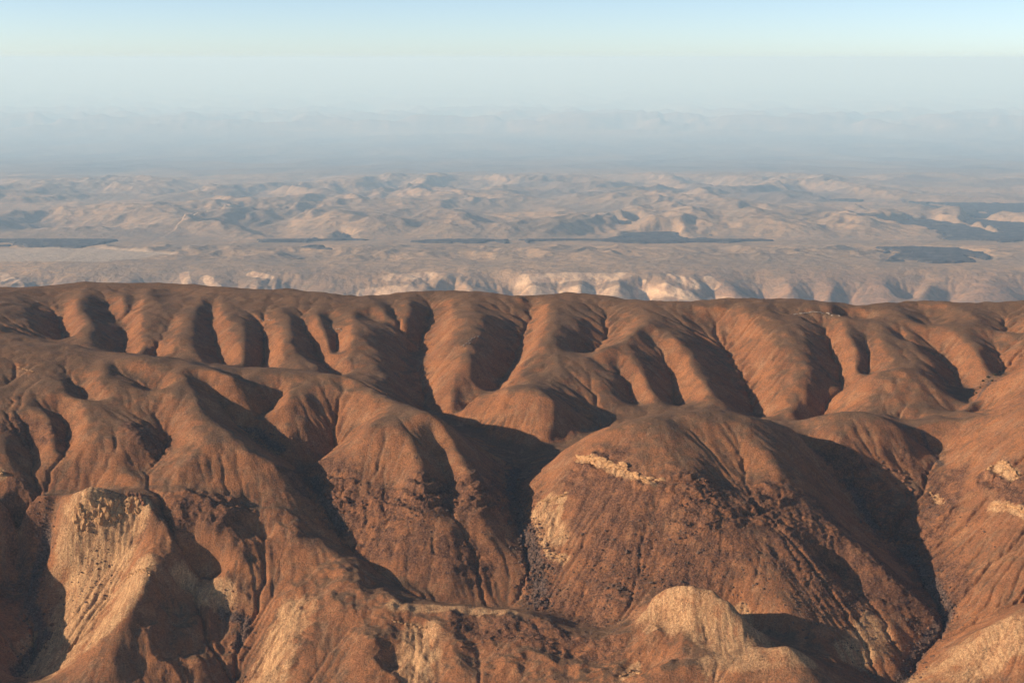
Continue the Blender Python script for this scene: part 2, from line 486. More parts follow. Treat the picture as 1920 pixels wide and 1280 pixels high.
# long wear by running water on a sheet of middling fineness: branching gullies between the traced ones
MR, MC = 430, 600
mr = np.exp(np.linspace(math.log(1060 - Y0), math.log(3060 - Y0), MR)) + Y0
mX = (mr[:, None] - Y0) * np.linspace(-SPAN, SPAN, MC)[None]; mY = np.repeat(mr[:, None], MC, 1)
zm = bicubic(cz, *index_grid(CR, CC, MR, MC))
zm0 = zm.copy()
zm = zm + 3.4 * fbm(mX, mY, 95.0, 4, .58, 301) + (1.0 + .8 * smooth(1600, 1850, mY)) * ridged(mX, mY, 38.0, 2, .5, 311)
mcell = ((mr - Y0) * (2 * SPAN / (MC - 1)))[:, None]
for it in range(12):
    A, sl = flow(zm, mX, mY, 130, 400 + it)
    inc = np.minimum((0.0085 + .0045 * smooth(1600, 1850, mY)) * np.sqrt(A * mcell * mcell * 1.6) * np.clip(sl, 0, .9), 1.1)
    zm -= inc
    zm += 0.11 * (blur(zm, 1) - zm)
zm = np.where(mY < 2650, zm, zm0)
Z = bicubic(zm, *index_grid(MR, MC, NR, NC))

def height_at(x, y):
    r = (np.log(np.maximum(y - Y0, 1)) - math.log(1060 - Y0)) / (math.log(3060 - Y0) - math.log(1060 - Y0)) * (NR - 1)
    c = (x / (y - Y0) + SPAN) / (2 * SPAN) * (NC - 1)
    r = np.clip(r, 0, NR - 1.001); c = np.clip(c, 0, NC - 1.001)
    i = r.astype(int); j = c.astype(int); a = r - i; b = c - j
    return (Z[i, j] * (1 - a) * (1 - b) + Z[i + 1, j] * a * (1 - b) + Z[i, j + 1] * (1 - a) * b + Z[i + 1, j + 1] * a * b)

def hit(u, v):
    """the place on the ground seen along a line of sight: x, y, z"""
    dx, dz = ray(u, v)
    dx = np.atleast_1d(dx); dz = np.atleast_1d(dz)
    ys = np.arange(1080.0, 3000.0, 2.0)
    yy = np.repeat(ys[None], len(dx), 0)
    below = (H + dz[:, None] * yy) <= height_at(dx[:, None] * yy, yy)
    k = np.argmax(below, 1)
    y = ys[k]
    return dx * y, y, height_at(dx * y, y)
# kinds of ground, given as places seen in the view and a reach in metres
def capsules(spec, X, Y):
    """nearness 0..1 to a set of lines: each (reach, (u, v), (u, v) ...)"""
    out = np.zeros(X.shape, np.float32)
    for reach, *pts in spec:
        hx, hy, hz = hit([p[0] for p in pts], [p[1] for p in pts])
        if len(hx) == 1:
            hx = np.append(hx, hx[0] + .1); hy = np.append(hy, hy[0] + .1)
        for k in range(len(hx) - 1):
            ax, ay, bx, by = hx[k], hy[k], hx[k + 1], hy[k + 1]
            lo_y, hi_y = min(ay, by) - reach, max(ay, by) + reach
            r0, r1 = np.searchsorted(ROWS, [lo_y, hi_y])
            if r1 <= r0: continue
            sx, sy = X[r0:r1], Y[r0:r1]
            L2 = (bx - ax) ** 2 + (by - ay) ** 2 + 1e-6
            t = np.clip(((sx - ax) * (bx - ax) + (sy - ay) * (by - ay)) / L2, 0, 1)
            d = np.hypot(sx - ax - t * (bx - ax), sy - ay - t * (by - ay))
            out[r0:r1] = np.maximum(out[r0:r1], np.clip(1 - d / reach, 0, 1))
    return out

ROCKY = [(70, (1120, 900), (1180, 990), (1150, 1080), (1120, 1120)), (70, (1290, 930), (1340, 1000), (1300, 1060)), (60, (1420, 930), (1480, 1010), (1560, 1100)),
         (55, (1520, 960), (1620, 1060), (1740, 1150)), (50, (590, 900), (660, 960), (740, 960), (820, 930), (900, 930), (950, 930)), (40, (700, 1010), (800, 1030), (900, 1060)),
         (36, (980, 960), (1015, 1060), (1030, 1130)), (45, (1570, 860), (1650, 950), (1700, 1020), (1770, 1110)), (36, (1780, 900), (1750, 1000)), (34, (40, 960), (60, 1040), (30, 1120)),
         (36, (560, 900), (610, 950)), (26, (20, 800), (110, 820)), (26, (250, 800), (300, 850)), (36, (330, 960), (420, 960)), (30, (1860, 880), (1910, 940)), (26, (860, 1165), (1000, 1190), (1150, 1225)),
         (20, (1700, 860), (1760, 900)), (30, (150, 965), (260, 960))]
PALE = [(58, (170, 1005), (190, 1060), (155, 1130), (100, 1230)), (22, (150, 975), (200, 968), (262, 955)), (30, (260, 1070), (235, 1120), (190, 1180)),
        (7, (1085, 862), (1130, 874), (1175, 890), (1225, 905)), (8, (1015, 940), (1055, 938)), (11, (1045, 955), (1040, 985), (1022, 1010)), (8, (1030, 1035), (1060, 1050)),
        (13, (1868, 872), (1900, 890)), (9, (1860, 948), (1930, 968)), (6, (1752, 928), (1766, 944)),
        (16, (1870, 1185), (1780, 1232)), (14, (1390, 1145), (1425, 1190)), (10, (1365, 1160), (1375, 1215)), (8, (1240, 1122), (1290, 1106)),
        (17, (785, 1185), (790, 1225), (780, 1270)), (22, (545, 1150), (525, 1200), (500, 1270)), (9, (1190, 1255), (1170, 1275)),
        (8, (-5, 880), (4, 895)),
        (26, (1640, 1180), (1600, 1230)), (12, (735, 1138), (800, 1140), (960, 1150)), (22, (350, 1100), (420, 1130))]
TAN = [(42, (1240, 1150), (1320, 1130), (1400, 1180)), (30, (1330, 1190), (1400, 1215)), (26, (1420, 1222), (1500, 1225), (1340, 1250)), (50, (1990, 1130), (1915, 1175), (1850, 1215), (1780, 1255), (1740, 1275)), (40, (550, 1150), (520, 1220), (500, 1270)), (34, (790, 1200), (780, 1260)), (60, (170, 1010), (150, 1130), (100, 1220)), (24, (1020, 950), (1040, 1010))]
RUBBLE = [(9, (970, 880), (958, 915), (966, 945)), (12, (966, 950), (985, 1000), (1003, 1060), (1015, 1135)), (12, (1700, 1030), (1740, 1085), (1775, 1155)), (10, (1775, 1160), (1720, 1228), (1690, 1275)),
          (9, (88, 1015), (70, 1070), (55, 1130), (85, 1190), (30, 1265)), (8, (590, 900), (612, 945), (640, 990)), (10, (1590, 900), (1640, 985)), (7, (415, 1150), (465, 1165), (446, 1215)),
          (5, (1855, 715), (1835, 745)), (6, (450, 800), (480, 808), (530, 845)), (5, (1730, 815), (1765, 870))]

LEDGES = [(34, (1290, 915), (1350, 930), (1420, 960)), (26, (1290, 990), (1360, 970)), (30, (1440, 930), (1480, 980), (1540, 1000)), (32, (620, 920), (690, 945), (760, 945), (840, 930), (920, 945)), (40, (1590, 880), (1660, 940), (1700, 1010)), (16, (1085, 865), (1215, 902)), (20, (150, 965), (260, 960)), (22, (1010, 960), (1030, 1010)), (16, (1840, 900), (1900, 950)), (20, (430, 930), (520, 960))]
k_rock = capsules(ROCKY, GX, GY)
w_ledge = .42 + .58 * smooth(0, .5, capsules(LEDGES, GX, GY))
n1 = fbm(GX, GY, 46.0, 4, 0.55, 11)
n2 = fbm(GX, GY, 14.0, 3, 0.6, 23)
m_rock = smooth(0.12, 0.55, k_rock + 0.30 * n1)
Z += 2.6 * fbm(GX, GY, 150.0, 3, 0.45, 3) * (0.35 + 0.65 * smooth(0, .5, k_rock))
# rocky faces: beds that stand out as ledges, and broken ground between them
bed = 10.5
q = (Z + 0.06 * GX) / bed + 0.55 * n1 + 0.12 * n2
fr = q - np.floor(q)
Z += m_rock * w_ledge * smooth(-.2, .35, fbm(GX, GY, 75.0, 2, .5, 71)) * bed * 0.85 * (smooth(0.30, 0.62, fr) - fr)
bed2 = 3.7
q = (Z - 0.04 * GX) / bed2 + 0.8 * n1
fr = q - np.floor(q)
Z += m_rock * w_ledge * bed2 * 0.35 * (smooth(0.3, 0.6, fr) - fr)
Z += m_rock * w_ledge * (2.0 * ridged(GX, GY * 1.25, 34.0, 4, 0.6, 41) + 2.2 * worley(GX + 6 * n2, GY * .8 + 5 * n1, 12.0, 5) + 1.7 * worley(GX + 3 * n2, GY * .8 + 3 * n1, 5.0, 6) + .6 * fbm(GX, GY, 9.0, 3, .65, 47))
Z += (0.50 + 0.4 * m_rock) * n2 + 0.30 * fbm(GX, GY, 7.0, 2, .6, 29)
Z += (1.0 + 1.1 * smooth(1650, 1900, GY)) * fbm(GX, GY, 46.0, 2, .5, 31)
# the cliff under the rim of the pale bluff, and the crest of its pale slope
m_pale0 = capsules(PALE, GX, GY)
m_fore = smooth(0, .5, capsules([(45, (640, 1080), (720, 1170), (760, 1250)), (60, (820, 1190), (1000, 1210), (1200, 1250)), (45, (550, 1150), (520, 1240)), (40, (380, 1130), (430, 1210)), (30, (320, 980), (460, 1000)), (50, (320, 1030), (340, 1100), (330, 1220)), (40, (330, 960), (430, 960), (520, 1000)), (36, (400, 1050), (440, 1110))], GX, GY))
Z += m_fore * (6.0 * ridged(GX, GY * 1.3, 62.0, 4, 0.5, 141) + 1.2 * fbm(GX, GY, 16., 3, .6, 143))
# fluted faces of soft pale beds
fl = smooth(0, .5, capsules([(36, (1235, 1150), (1310, 1150), (1400, 1190)), (30, (1340, 1190), (1400, 1215)), (44, (1960, 1160), (1900, 1200), (1820, 1240), (1760, 1270)), (36, (785, 1195), (780, 1260))], GX, GY))
Z -= fl * (3.0 * np.abs(gnoise(GX / 13.0 + .3 * n1, GY / 90.0, 151)) + 1.3 * np.abs(gnoise(GX / 5.0 + .3 * n1, GY / 40.0, 152)))
fl = smooth(0, .5, capsules([(60, (180, 1010), (160, 1120), (110, 1230)), (36, (550, 1150), (515, 1250))], GX, GY))
Z -= fl * (1.8 * np.abs(gnoise(GX / 60.0, GY / 17.0 + .9 * n1, 153)) + 1.0 * np.abs(gnoise(GX / 30.0, GY / 6.0 + .6 * n1 + .3 * n2, 154)) - .7 * n2)
fl = smooth(0, .5, capsules([(60, (1860, 1000), (1840, 1080)), (50, (1450, 1060), (1560, 1140))], GX, GY))
Z -= fl * (2.4 * np.abs(gnoise((GX + GY * .6) / 15.0, GY / 120.0, 155)) + 1.1 * np.abs(gnoise((GX + .6 * GY) / 6.0, GY / 60.0, 156)))
# running water: rills and gullies
cell = ((ROWS - Y0) * (2 * SPAN / (NC - 1)))[:, None]
for it in range(4):
    zz = Z + 0.25 * gnoise(GX / 5.0, GY / 5.0, 90 + it)
    A, sl = flow(zz, GX, GY, 110, 200 + it)
    area = A * cell * cell * 1.6
    inc = np.minimum((0.026 + 0.014 * smooth(1600, 1900, GY)) * np.sqrt(area) * np.clip(sl, 0, 1.0), 1.6) * (0.8 + 1.2 * smooth(0, .4, capsules([(40, (1230, 1150), (1300, 1150), (1400, 1190)), (40, (1900, 1200), (1800, 1250)), (60, (200, 1040), (150, 1150)), (60, (1830, 1000), (1880, 1080))], GX, GY)) - 0.35 * m_rock + 0.6 * smooth(0, .5, m_pale0))
    Z -= blur(inc, 1) * np.where(GY < 2600, 1, 0.3)
    Z = Z + 0.10 * (blur(Z, 1) - Z) * (1 - m_rock)
A, sl = flow(Z, GX, GY, 60)
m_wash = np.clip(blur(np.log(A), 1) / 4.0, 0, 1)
# colour masks that belong to the ground itself
m_tan = capsules(TAN, GX, GY)
m_pale0 = np.maximum(m_pale0, .42 * smooth(0, .55, m_tan))
m_pale = np.clip(m_pale0 * 1.45 + 0.35 * (n1 + n2) * smooth(0, .25, m_pale0), 0, 1)
m_rub = smooth(0.0, 0.55, capsules(RUBBLE, GX, GY) + 0.25 * n2)

def grid_normals(X, Y, Zs):
    ax = np.gradient(np.stack([X, Y, Zs], -1), axis=1); ay = np.gradient(np.stack([X, Y, Zs], -1), axis=0)
    n = np.cross(ax, ay)
    return n / np.linalg.norm(n, axis=-1, keepdims=True)
GN = grid_normals(GX, GY, Z)
# ------------------------------------------------------------------ materials
class NT:
    def __init__(self, name):
        self.m = bpy.data.materials.new(name); self.m.use_nodes = True
        self.t = self.m.node_tree; self.t.nodes.clear()
        self.out = self.t.nodes.new("ShaderNodeOutputMaterial")
        self.b = self.t.nodes.new("ShaderNodeBsdfPrincipled")
        self.b.inputs["Roughness"].default_value = 0.95
        self.b.inputs["Specular IOR Level"].default_value = 0.12
        self.t.links.new(self.b.outputs[0], self.out.inputs[0])
        self.geo = self.t.nodes.new("ShaderNodeNewGeometry")
        self.pos = self.geo.outputs["Position"]
    def link(self, a, b): self.t.links.new(a, b)
    def val(self, sock, v):
        if hasattr(v, "is_output"): self.link(v, sock)
        else: sock.default_value = v
    def noise(self, scale, detail=4, rough=0.55, vec=None, stretch=None):
        n = self.t.nodes.new("ShaderNodeTexNoise")
        n.inputs["Scale"].default_value = scale; n.inputs["Detail"].default_value = detail; n.inputs["Roughness"].default_value = rough
        src = vec or self.pos
        if stretch:
            mp = self.t.nodes.new("ShaderNodeMapping"); mp.inputs["Scale"].default_value = stretch
            self.link(src, mp.inputs[0]); src = mp.outputs[0]
        self.link(src, n.inputs["Vector"])
        return n.outputs["Fac"]
    def voro(self, scale, feat='F1'):
        n = self.t.nodes.new("ShaderNodeTexVoronoi"); n.feature = feat; n.inputs["Scale"].default_value = scale
        self.link(self.pos, n.inputs["Vector"])
        return n.outputs["Distance"], n.outputs["Color"] if feat == 'F1' else None
    def attr(self, name):
        a = self.t.nodes.new("ShaderNodeAttribute"); a.attribute_name = name
        return a.outputs["Fac"]
    def math(self, op, a, b=0.0, c=0.0):
        n = self.t.nodes.new("ShaderNodeMath"); n.operation = op
        for s, v in zip(n.inputs, (a, b, c)): self.val(s, v)
        return n.outputs[0]
    def ramp(self, x, a, b, lo=0.0, hi=1.0):
        n = self.t.nodes.new("ShaderNodeMapRange"); n.interpolation_type = 'SMOOTHSTEP'
        self.val(n.inputs[0], x)
        for k, v in zip((1, 2, 3, 4), (a, b, lo, hi)): n.inputs[k].default_value = v
        return n.outputs[0]
    def mix(self, f, a, b, mode='MIX'):
        n = self.t.nodes.new("ShaderNodeMix"); n.data_type = 'RGBA'; n.blend_type = mode
        self.val(n.inputs[0], f)
        for s, v in ((n.inputs[6], a), (n.inputs[7], b)):
            self.val(s, v if hasattr(v, "is_output") else (*v, 1))
        return n.outputs[2]
    def nz(self):
        s = self.t.nodes.new("ShaderNodeSeparateXYZ"); self.link(self.geo.outputs["Normal"], s.inputs[0])
        return s.outputs[2]
    def bump(self, h, dist, strength=1.0):
        n = self.t.nodes.new("ShaderNodeBump"); n.inputs["Strength"].default_value = strength; n.inputs["Distance"].default_value = dist
        self.link(h, n.inputs["Height"]); self.link(n.outputs[0], self.b.inputs["Normal"])
    def color(self, c): self.val(self.b.inputs["Base Color"], c)

def ground_material():
    k = NT("desert_ground")
    big = k.noise(0.012, 4); midn = k.noise(0.06, 5, 0.6); fine = k.noise(0.45, 5, 0.7); grit = k.noise(1.3, 3, 0.7)
    soil = k.mix(k.ramp(big, .36, .64), SOIL_A, SOIL_B)
    soil = k.mix(k.math('MULTIPLY', k.ramp(midn, .42, .68), .55), soil, SOIL_C)
    soil = k.mix(k.math('MULTIPLY', k.ramp(k.noise(0.035, 5, .65), .50, .68), .6), soil, (.39, .19, .085))
    # stony cover on the flatter tops
    top = k.math('MULTIPLY', k.ramp(k.math('ADD', k.nz(), k.math('MULTIPLY', k.math('SUBTRACT', midn, .5), .16)), .86, .975), .68)
    soil = k.mix(top, soil, PAVEMENT)
    # dust and fine gravel washed down the rills
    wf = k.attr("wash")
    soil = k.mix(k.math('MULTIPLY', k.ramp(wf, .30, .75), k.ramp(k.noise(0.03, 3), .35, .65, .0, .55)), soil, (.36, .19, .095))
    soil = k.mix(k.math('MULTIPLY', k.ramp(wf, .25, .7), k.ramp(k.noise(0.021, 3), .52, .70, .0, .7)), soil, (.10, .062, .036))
    # fallen rock and ledges
    rock = k.mix(k.ramp(fine, .36, .64), ROCK_A, ROCK_B)
    rf = k.math('MULTIPLY', k.attr("rock"), k.ramp(midn, .34, .60, .25, .85))
    soil = k.mix(rf, soil, rock)
    # pale chalky beds and their scree
    streak = k.noise(0.34, 4, 0.65, stretch=(1.0, .16, .16))
    pale = k.mix(k.ramp(streak, .34, .66), PALE_A, PALE_B)
    pf = k.ramp(k.math('ADD', k.math('MULTIPLY', k.math('SUBTRACT', streak, .5), .9), k.math('ADD', k.attr("pale"), k.math('ADD', k.math('MULTIPLY', k.math('SUBTRACT', midn, .5), .9), k.math('MULTIPLY', k.math('SUBTRACT', fine, .5), .5)))), .22, .78)
    soil = k.mix(k.math('MULTIPLY', pf, .9), soil, pale)
    rub = k.mix(k.ramp(fine, .4, .6), (.05, .040, .034), (.17, .11, .08))
    soil = k.mix(k.math('MULTIPLY', k.attr("rubble"), .8), soil, rub)
    # stones and tufts lying about
    d, vc = k.voro(0.42)
    st = k.math('MULTIPLY', k.ramp(d, .34, .20), k.ramp(k.noise(0.09, 3), .40, .66))
    soil = k.mix(k.math('MULTIPLY', st, .7), soil, (.06, .05, .036))
    scrub = k.math('MULTIPLY', k.ramp(k.noise(0.22, 5, .75), .54, .66), k.ramp(k.noise(0.02, 3), .38, .6))
    soil = k.mix(k.math('MULTIPLY', scrub, .55), soil, (.075, .062, .038))
    soil = k.mix(.75, soil, k.mix(k.ramp(grit, .25, .75), (.42, .42, .42), (1.5, 1.5, 1.5)), 'MULTIPLY')
    soil = k.mix(.75, soil, k.mix(k.ramp(fine, .28, .72), (.55, .55, .55), (1.42, 1.42, 1.42)), 'MULTIPLY')
    k.color(soil)
    h = k.math('ADD', k.math('MULTIPLY', fine, 1.0), k.math('MULTIPLY', grit, .45))
    k.bump(h, 2.2, 0.9)
    return k.m

SOIL_A, SOIL_B, SOIL_C = (.365, .142, .054), (.275, .110, .046), (.15, .078, .040)
PAVEMENT = (.130, .084, .046)
ROCK_A, ROCK_B = (.085, .038, .022), (.20, .088, .045)
PALE_A, PALE_B = (.62, .355, .16), (.40, .20, .088)
MAT_GROUND = ground_material()
# ------------------------------------------------------------------ the basin beyond: cliffs, rolling badlands, dark lava flats, hazy plain
U = 1.55                                     # the basin is laid out in units of 1.55 m
OFF = -495.0                                 # height of its datum in metres
def at_basin(u, v, z):
    """where a line of sight meets a height given in basin units: x, y, z in basin units"""
    x, y, zz = at(u, v, np.asarray(z) * U + OFF)
    return x / U, y / U, (zz - OFF) / U
def zb(y):                                   # general level of the basin floor
    return np.interp(y, [0, 9000, 13600, 42500, 108800, 340000], [-630, -630, -729, -2029, -3350, -3350])
def Zf(v):                                   # first row of cliffs and spurs
    return float(np.interp(v, [440, 455, 470, 490, 505, 520, 545, 572], [-650, -616, -554, -511, -508, -531, -582, -644]))
FL = []
def far(dz, *p):
    n = len(p)
    ds = np.interp(np.linspace(0, 1, n), np.linspace(0, 1, len(dz) if isinstance(dz, tuple) else 1), dz if isinstance(dz, tuple) else (dz,))
    FL.append(('far', [(a, b, Zf(b) + 1.7 * d) for (a, b), d in zip(p, ds)]))
far(4, (-220, 500), (0, 497), (60, 494), (165, 494), (250, 492), (340, 496), (430, 500), (500, 508), (560, 518))
far(2, (600, 524), (690, 520), (735, 506), (770, 502), (803, 507), (822, 528)); far(2, (840, 522), (880, 503), (905, 498), (930, 505), (960, 507), (1060, 502), (1165, 505), (1182, 522))
far(2, (1195, 518), (1235, 520), (1290, 545)); far(2, (1260, 512), (1290, 518), (1310, 535)); far(2, (1330, 508), (1400, 500), (1480, 508), (1540, 503), (1640, 505), (1700, 508), (1760, 512), (1850, 505), (1930, 508), (2150, 500))
far(0, (40, 500), (45, 545)); far((-3, -12), (62, 508), (72, 545)); far(0, (128, 500), (132, 560)); far((-4, -16), (170, 512), (178, 555)); far(0, (215, 500), (222, 550))
far(0, (246, 498), (243, 548)); far((-6, -20), (300, 505), (298, 552)); far(0, (345, 498), (352, 548)); far((-3, -8), (375, 510), (378, 550)); far(0, (398, 505), (402, 550)); far((-3, -8), (440, 512), (445, 550)); far(0, (470, 508), (490, 545)); far((-4, -10), (540, 525), (560, 555))
far(0, (640, 528), (640, 560)); far((-2, -6), (690, 540), (690, 560)); far(2, (770, 504), (760, 540), (745, 562)); far(0, (806, 512), (806, 545)); far((-5, -18), (840, 530), (842, 562))
far(1, (880, 505), (872, 530), (890, 560)); far((-4, -22), (925, 512), (945, 540), (962, 562)); far(1, (985, 510), (995, 548), (1020, 562)); far((-2, -7), (1020, 520), (1060, 556)); far(1, (1090, 508), (1090, 540), (1080, 562)); far(1, (1150, 508), (1160, 545), (1140, 562))
far((-3, -8), (1110, 522), (1110, 556)); far((-6, -24), (1200, 528), (1208, 572)); far(1, (1235, 522), (1255, 572)); far(1, (1290, 540), (1320, 570)); far((-4, -12), (1335, 535), (1345, 568))
far(0, (1355, 512), (1365, 535), (1385, 566)); far((-8, -24), (1415, 520), (1435, 545), (1440, 570)); far(0, (1470, 510), (1480, 545), (1495, 574)); far((-3, -10), (1520, 525), (1530, 572)); far(0, (1565, 512), (1560, 545), (1540, 574)); far((-3, -10), (1590, 525), (1580, 572)); far(0, (1630, 508), (1640, 535), (1675, 574))
far((-6, -24), (1735, 520), (1715, 545), (1700, 574)); far(0, (1650, 510), (1668, 540), (1692, 572)); far(2, (1740, 535), (1725, 555), (1715, 574)); far((-4, -14), (1800, 530), (1785, 555), (1770, 574)); far(2, (1850, 510), (1840, 535), (1800, 574)); far(2, (1855, 520), (1885, 545), (1910, 574)); far((-4, -14), (1935, 530), (1950, 574))
for vv in (488, 474, 460): far(0, *[(uu, vv + 3 * math.sin(uu * .011 + vv)) for uu in range(-220, 2160, 140)])
far(0, *[(uu, 590) for uu in range(-220, 2160, 90)])
far(0, *[(uu, 446) for uu in range(-220, 2160, 120)])
FP = []
for reg, pts in FL:
    FP += densify([tuple(float(c) for c in at_basin(*p)) for p in pts], 54.0)
FP = np.array(FP)
_, keep = np.unique(np.round(FP[:, :2] / 37.0).astype(int), axis=0, return_index=True)
FP = FP[keep]
FFIT = rbf_fit(FP[:, :2], FP[:, 2], 9.0, .5)

FROWS = np.concatenate([np.linspace(2920 / U, 7990, 50)[:-1], np.exp(np.linspace(math.log(7990), math.log(15000), 300))[:-1], np.exp(np.linspace(math.log(15000), math.log(44200), 130))[:-1], np.exp(np.linspace(math.log(44200), math.log(280000), 46))])
FNR, FNC = len(FROWS), 930
FCOLS = np.linspace(-0.53, 0.53, FNC)
FX = (FROWS[:, None] - Y0) * FCOLS[None]
FY = np.repeat(FROWS[:, None], FNC, 1)
crf = np.exp(np.linspace(math.log(7650), math.log(13260), 170)); ccf = np.linspace(-0.53, 0.53, 300)
czf = rbf_eval(FFIT, (crf[:, None] - Y0) * ccf[None], np.repeat(crf[:, None], 300, 1)).reshape(170, 300)
fr_ = (np.log(np.clip(FROWS, 7650, 13260)) - math.log(7650)) / (math.log(13260) - math.log(7650)) * 169
FB = bicubic(czf, np.repeat(fr_[:, None], FNC, 1), np.repeat(np.linspace(0, 299, FNC)[None], FNR, 0))
wr = smooth(7735, 8330, FY) * (1 - smooth(11900, 12750, FY))
FZ = zb(FY) * (1 - wr) + FB * wr

# dark lava flats and bare sand flats
LAVA = [
    [(-150, 446), (0, 445), (110, 446), (218, 446), (206, 458), (165, 464), (0, 463), (-150, 462)],
    [(470, 447), (560, 442), (640, 438), (690, 444), (640, 451), (560, 455), (480, 456)],
    [(715, 443), (800, 445), (900, 448), (958, 449), (955, 457), (860, 456), (760, 456)],
    [(958, 449), (1100, 444), (1165, 438), (1240, 436), (1345, 441), (1445, 450), (1360, 456), (1210, 459), (1100, 452), (1000, 455)],
    [(570, 462), (600, 459), (612, 468), (590, 472), (572, 468)],
    [(1150, 421), (1180, 419), (1205, 421), (1195, 425), (1160, 426)],
    [(1510, 418), (1560, 417), (1605, 422), (1570, 425)],
    [(1545, 373), (1600, 372), (1660, 376), (1620, 379), (1560, 378)],
    [(1395, 405), (1420, 404), (1440, 410), (1405, 411)],
    [(1690, 377), (1760, 379), (1920, 381), (2100, 380), (2100, 412), (1920, 411), (1830, 411), (1800, 401), (1740, 388)],
    [(1640, 420), (1710, 414), (1820, 411), (1920, 419), (2100, 420), (2100, 455), (1920, 453), (1885, 456), (1810, 448), (1740, 433)],
    [(1632, 465), (1710, 463), (1810, 467), (1862, 480), (1862, 492), (1810, 499), (1740, 498), (1670, 492)],
]
def inside(poly, X, Y):
    c = np.zeros(X.shape, bool)
    j = len(poly) - 1
    for i in range(len(poly)):
        xi, yi = poly[i]; xj, yj = poly[j]
        c ^= ((yi > Y) != (yj > Y)) & (X < (xj - xi) * (Y - yi) / (yj - yi + 1e-9) + xi)
        j = i
    return c
def on_floor(u, v):
    """where a line of sight meets the general level of the basin"""
    if v > 441:
        x, y, z = at_basin(u, v, Zf(v))
        return float(x), float(y)
    z = -700.0
    for _ in range(40):
        x, y, _ = at_basin(u, v, z)
        z = 0.5 * z + 0.5 * float(zb(y))
    return float(x), float(y)
LP = [[on_floor(*p) for p in poly] for poly in LAVA]
wx = 240 * gnoise(FX / 850, FY / 850, 5) + 200 * gnoise(FX / 270, FY / 200, 6) + 120 * gnoise(FX / 110, FY / 110, 16); wy = 440 * gnoise(FX / 1000, FY / 1000, 8) + 260 * gnoise(FX / 330, FY / 260, 18) + 120 * gnoise(FX / 120, FY / 120, 19)
lava_id = np.full(FX.shape, -1)
for k, poly in enumerate(LP):
    lava_id[inside(poly, FX + wx * .5, FY + wy * .5)] = k
lava_id[fbm(FX, FY * .45, 620.0, 4, .6, 201) > .36] = -1
flat = (lava_id >= 0).astype(float)
flat = np.clip(blur(flat, 5) * 2.0, 0, 1)
# the sand flat on the left and the far dark plain are level too
sand = inside([on_floor(*p) for p in [(-150, 466), (90, 466), (190, 466), (330, 478), (200, 491), (0, 490), (-150, 488)]], FX, FY).astype(float)
sand = np.clip(blur(sand, 6) * 1.5, 0, 1)
def hills(X, Y, wl, seed):
    w = 0.30 * wl
    x = X + w * gnoise(X / wl, Y / wl, seed + 50); y = Y + w * gnoise(X / wl + 7, Y / wl, seed + 51)
    h = 0.0; amp = 1.0; k = 1.0
    for o in range(4):
        n = 1 - np.sqrt((2.0 * gnoise(x / wl * k + 3 * o, y / wl * k, seed + o)) ** 2 + .012)
        h = h + amp * n * (0.45 + 0.55 * np.clip(h, 0, 1) if o else 1.0)
        amp *= .5; k *= 2.05
    return np.clip(h - .35, -.3, 2) * .85
rough_near = smooth(9600, 10400, FY) * (1 - smooth(10900, 11700, FY))
rough_mid = smooth(12500, 13600, FY) * (1 - smooth(23000, 29000, FY))
rough_far = smooth(56000, 71000, FY)
patch = smooth(-.25, .35, fbm(FX, FY * .6, 2900.0, 2, .5, 77) + 0.25 * (np.abs(FX - 500) < 3700))
FZ += rough_near * (1 - flat) * (1 - sand) * (52 * hills(FX, FY * .8, 620.0, 31) - 20)
FZ += rough_mid * (1 - flat) * (1 - sand) * (0.25 + 0.75 * patch) * (185 * hills(FX, FY * .62, 1350.0, 37) - 30)
FZ += smooth(20400, 27000, FY) * (1 - rough_far) * 80 * hills(FX, FY * .5, 2550.0, 39)
FZ += rough_far * (900 * hills(FX, FY * .5, 6800.0, 43) - 70)
flute = smooth(8000, 8400, FY) * (1 - smooth(9100, 9500, FY)) * smooth(0.0, .3, fbm(FX, FY, 700.0, 2, .5, 135)) * (1 - .8 * smooth(1100, 1400, FX))
FZ += flute * 22 * ridged(FX, FY * .45, 150.0, 3, .5, 131)
FZ += 8.5 * fbm(FX, FY, 410.0, 4, .5, 61) * (1 - flat) * smooth(7500, 8300, FY)
cellf = (FROWS - Y0)[:, None] * (1.06 / (FNC - 1))
dyf = np.gradient(FROWS)[:, None]
for it in range(3):
    A, sl = flow(FZ + 2.0 * gnoise(FX / 37, FY / 50, 190 + it), FX, FY, 45)
    inc = np.minimum(0.065 * np.sqrt(A * cellf * dyf) * np.clip(sl, 0, .8), 16.0)
    FZ -= blur(inc, 1) * smooth(7800, 8300, FY) * (1 - smooth(24000, 34000, FY))
# the sheet passes under the back of the near hills
back = (np.interp(FY * U, [2920, 3060, 3500, 4500, 7300, 11000], [338, 265, 60, -400, -1200, -630 * U + OFF]) - OFF) / U
FZ = np.where(FY < 7100, back - 6, FZ)
Z = np.where(GY > 2700, Z * (1 - smooth(2700, 3060, GY)) + np.interp(GY, [2700, 2920, 3060], [452, 338, 265]) * smooth(2700, 3060, GY), Z)

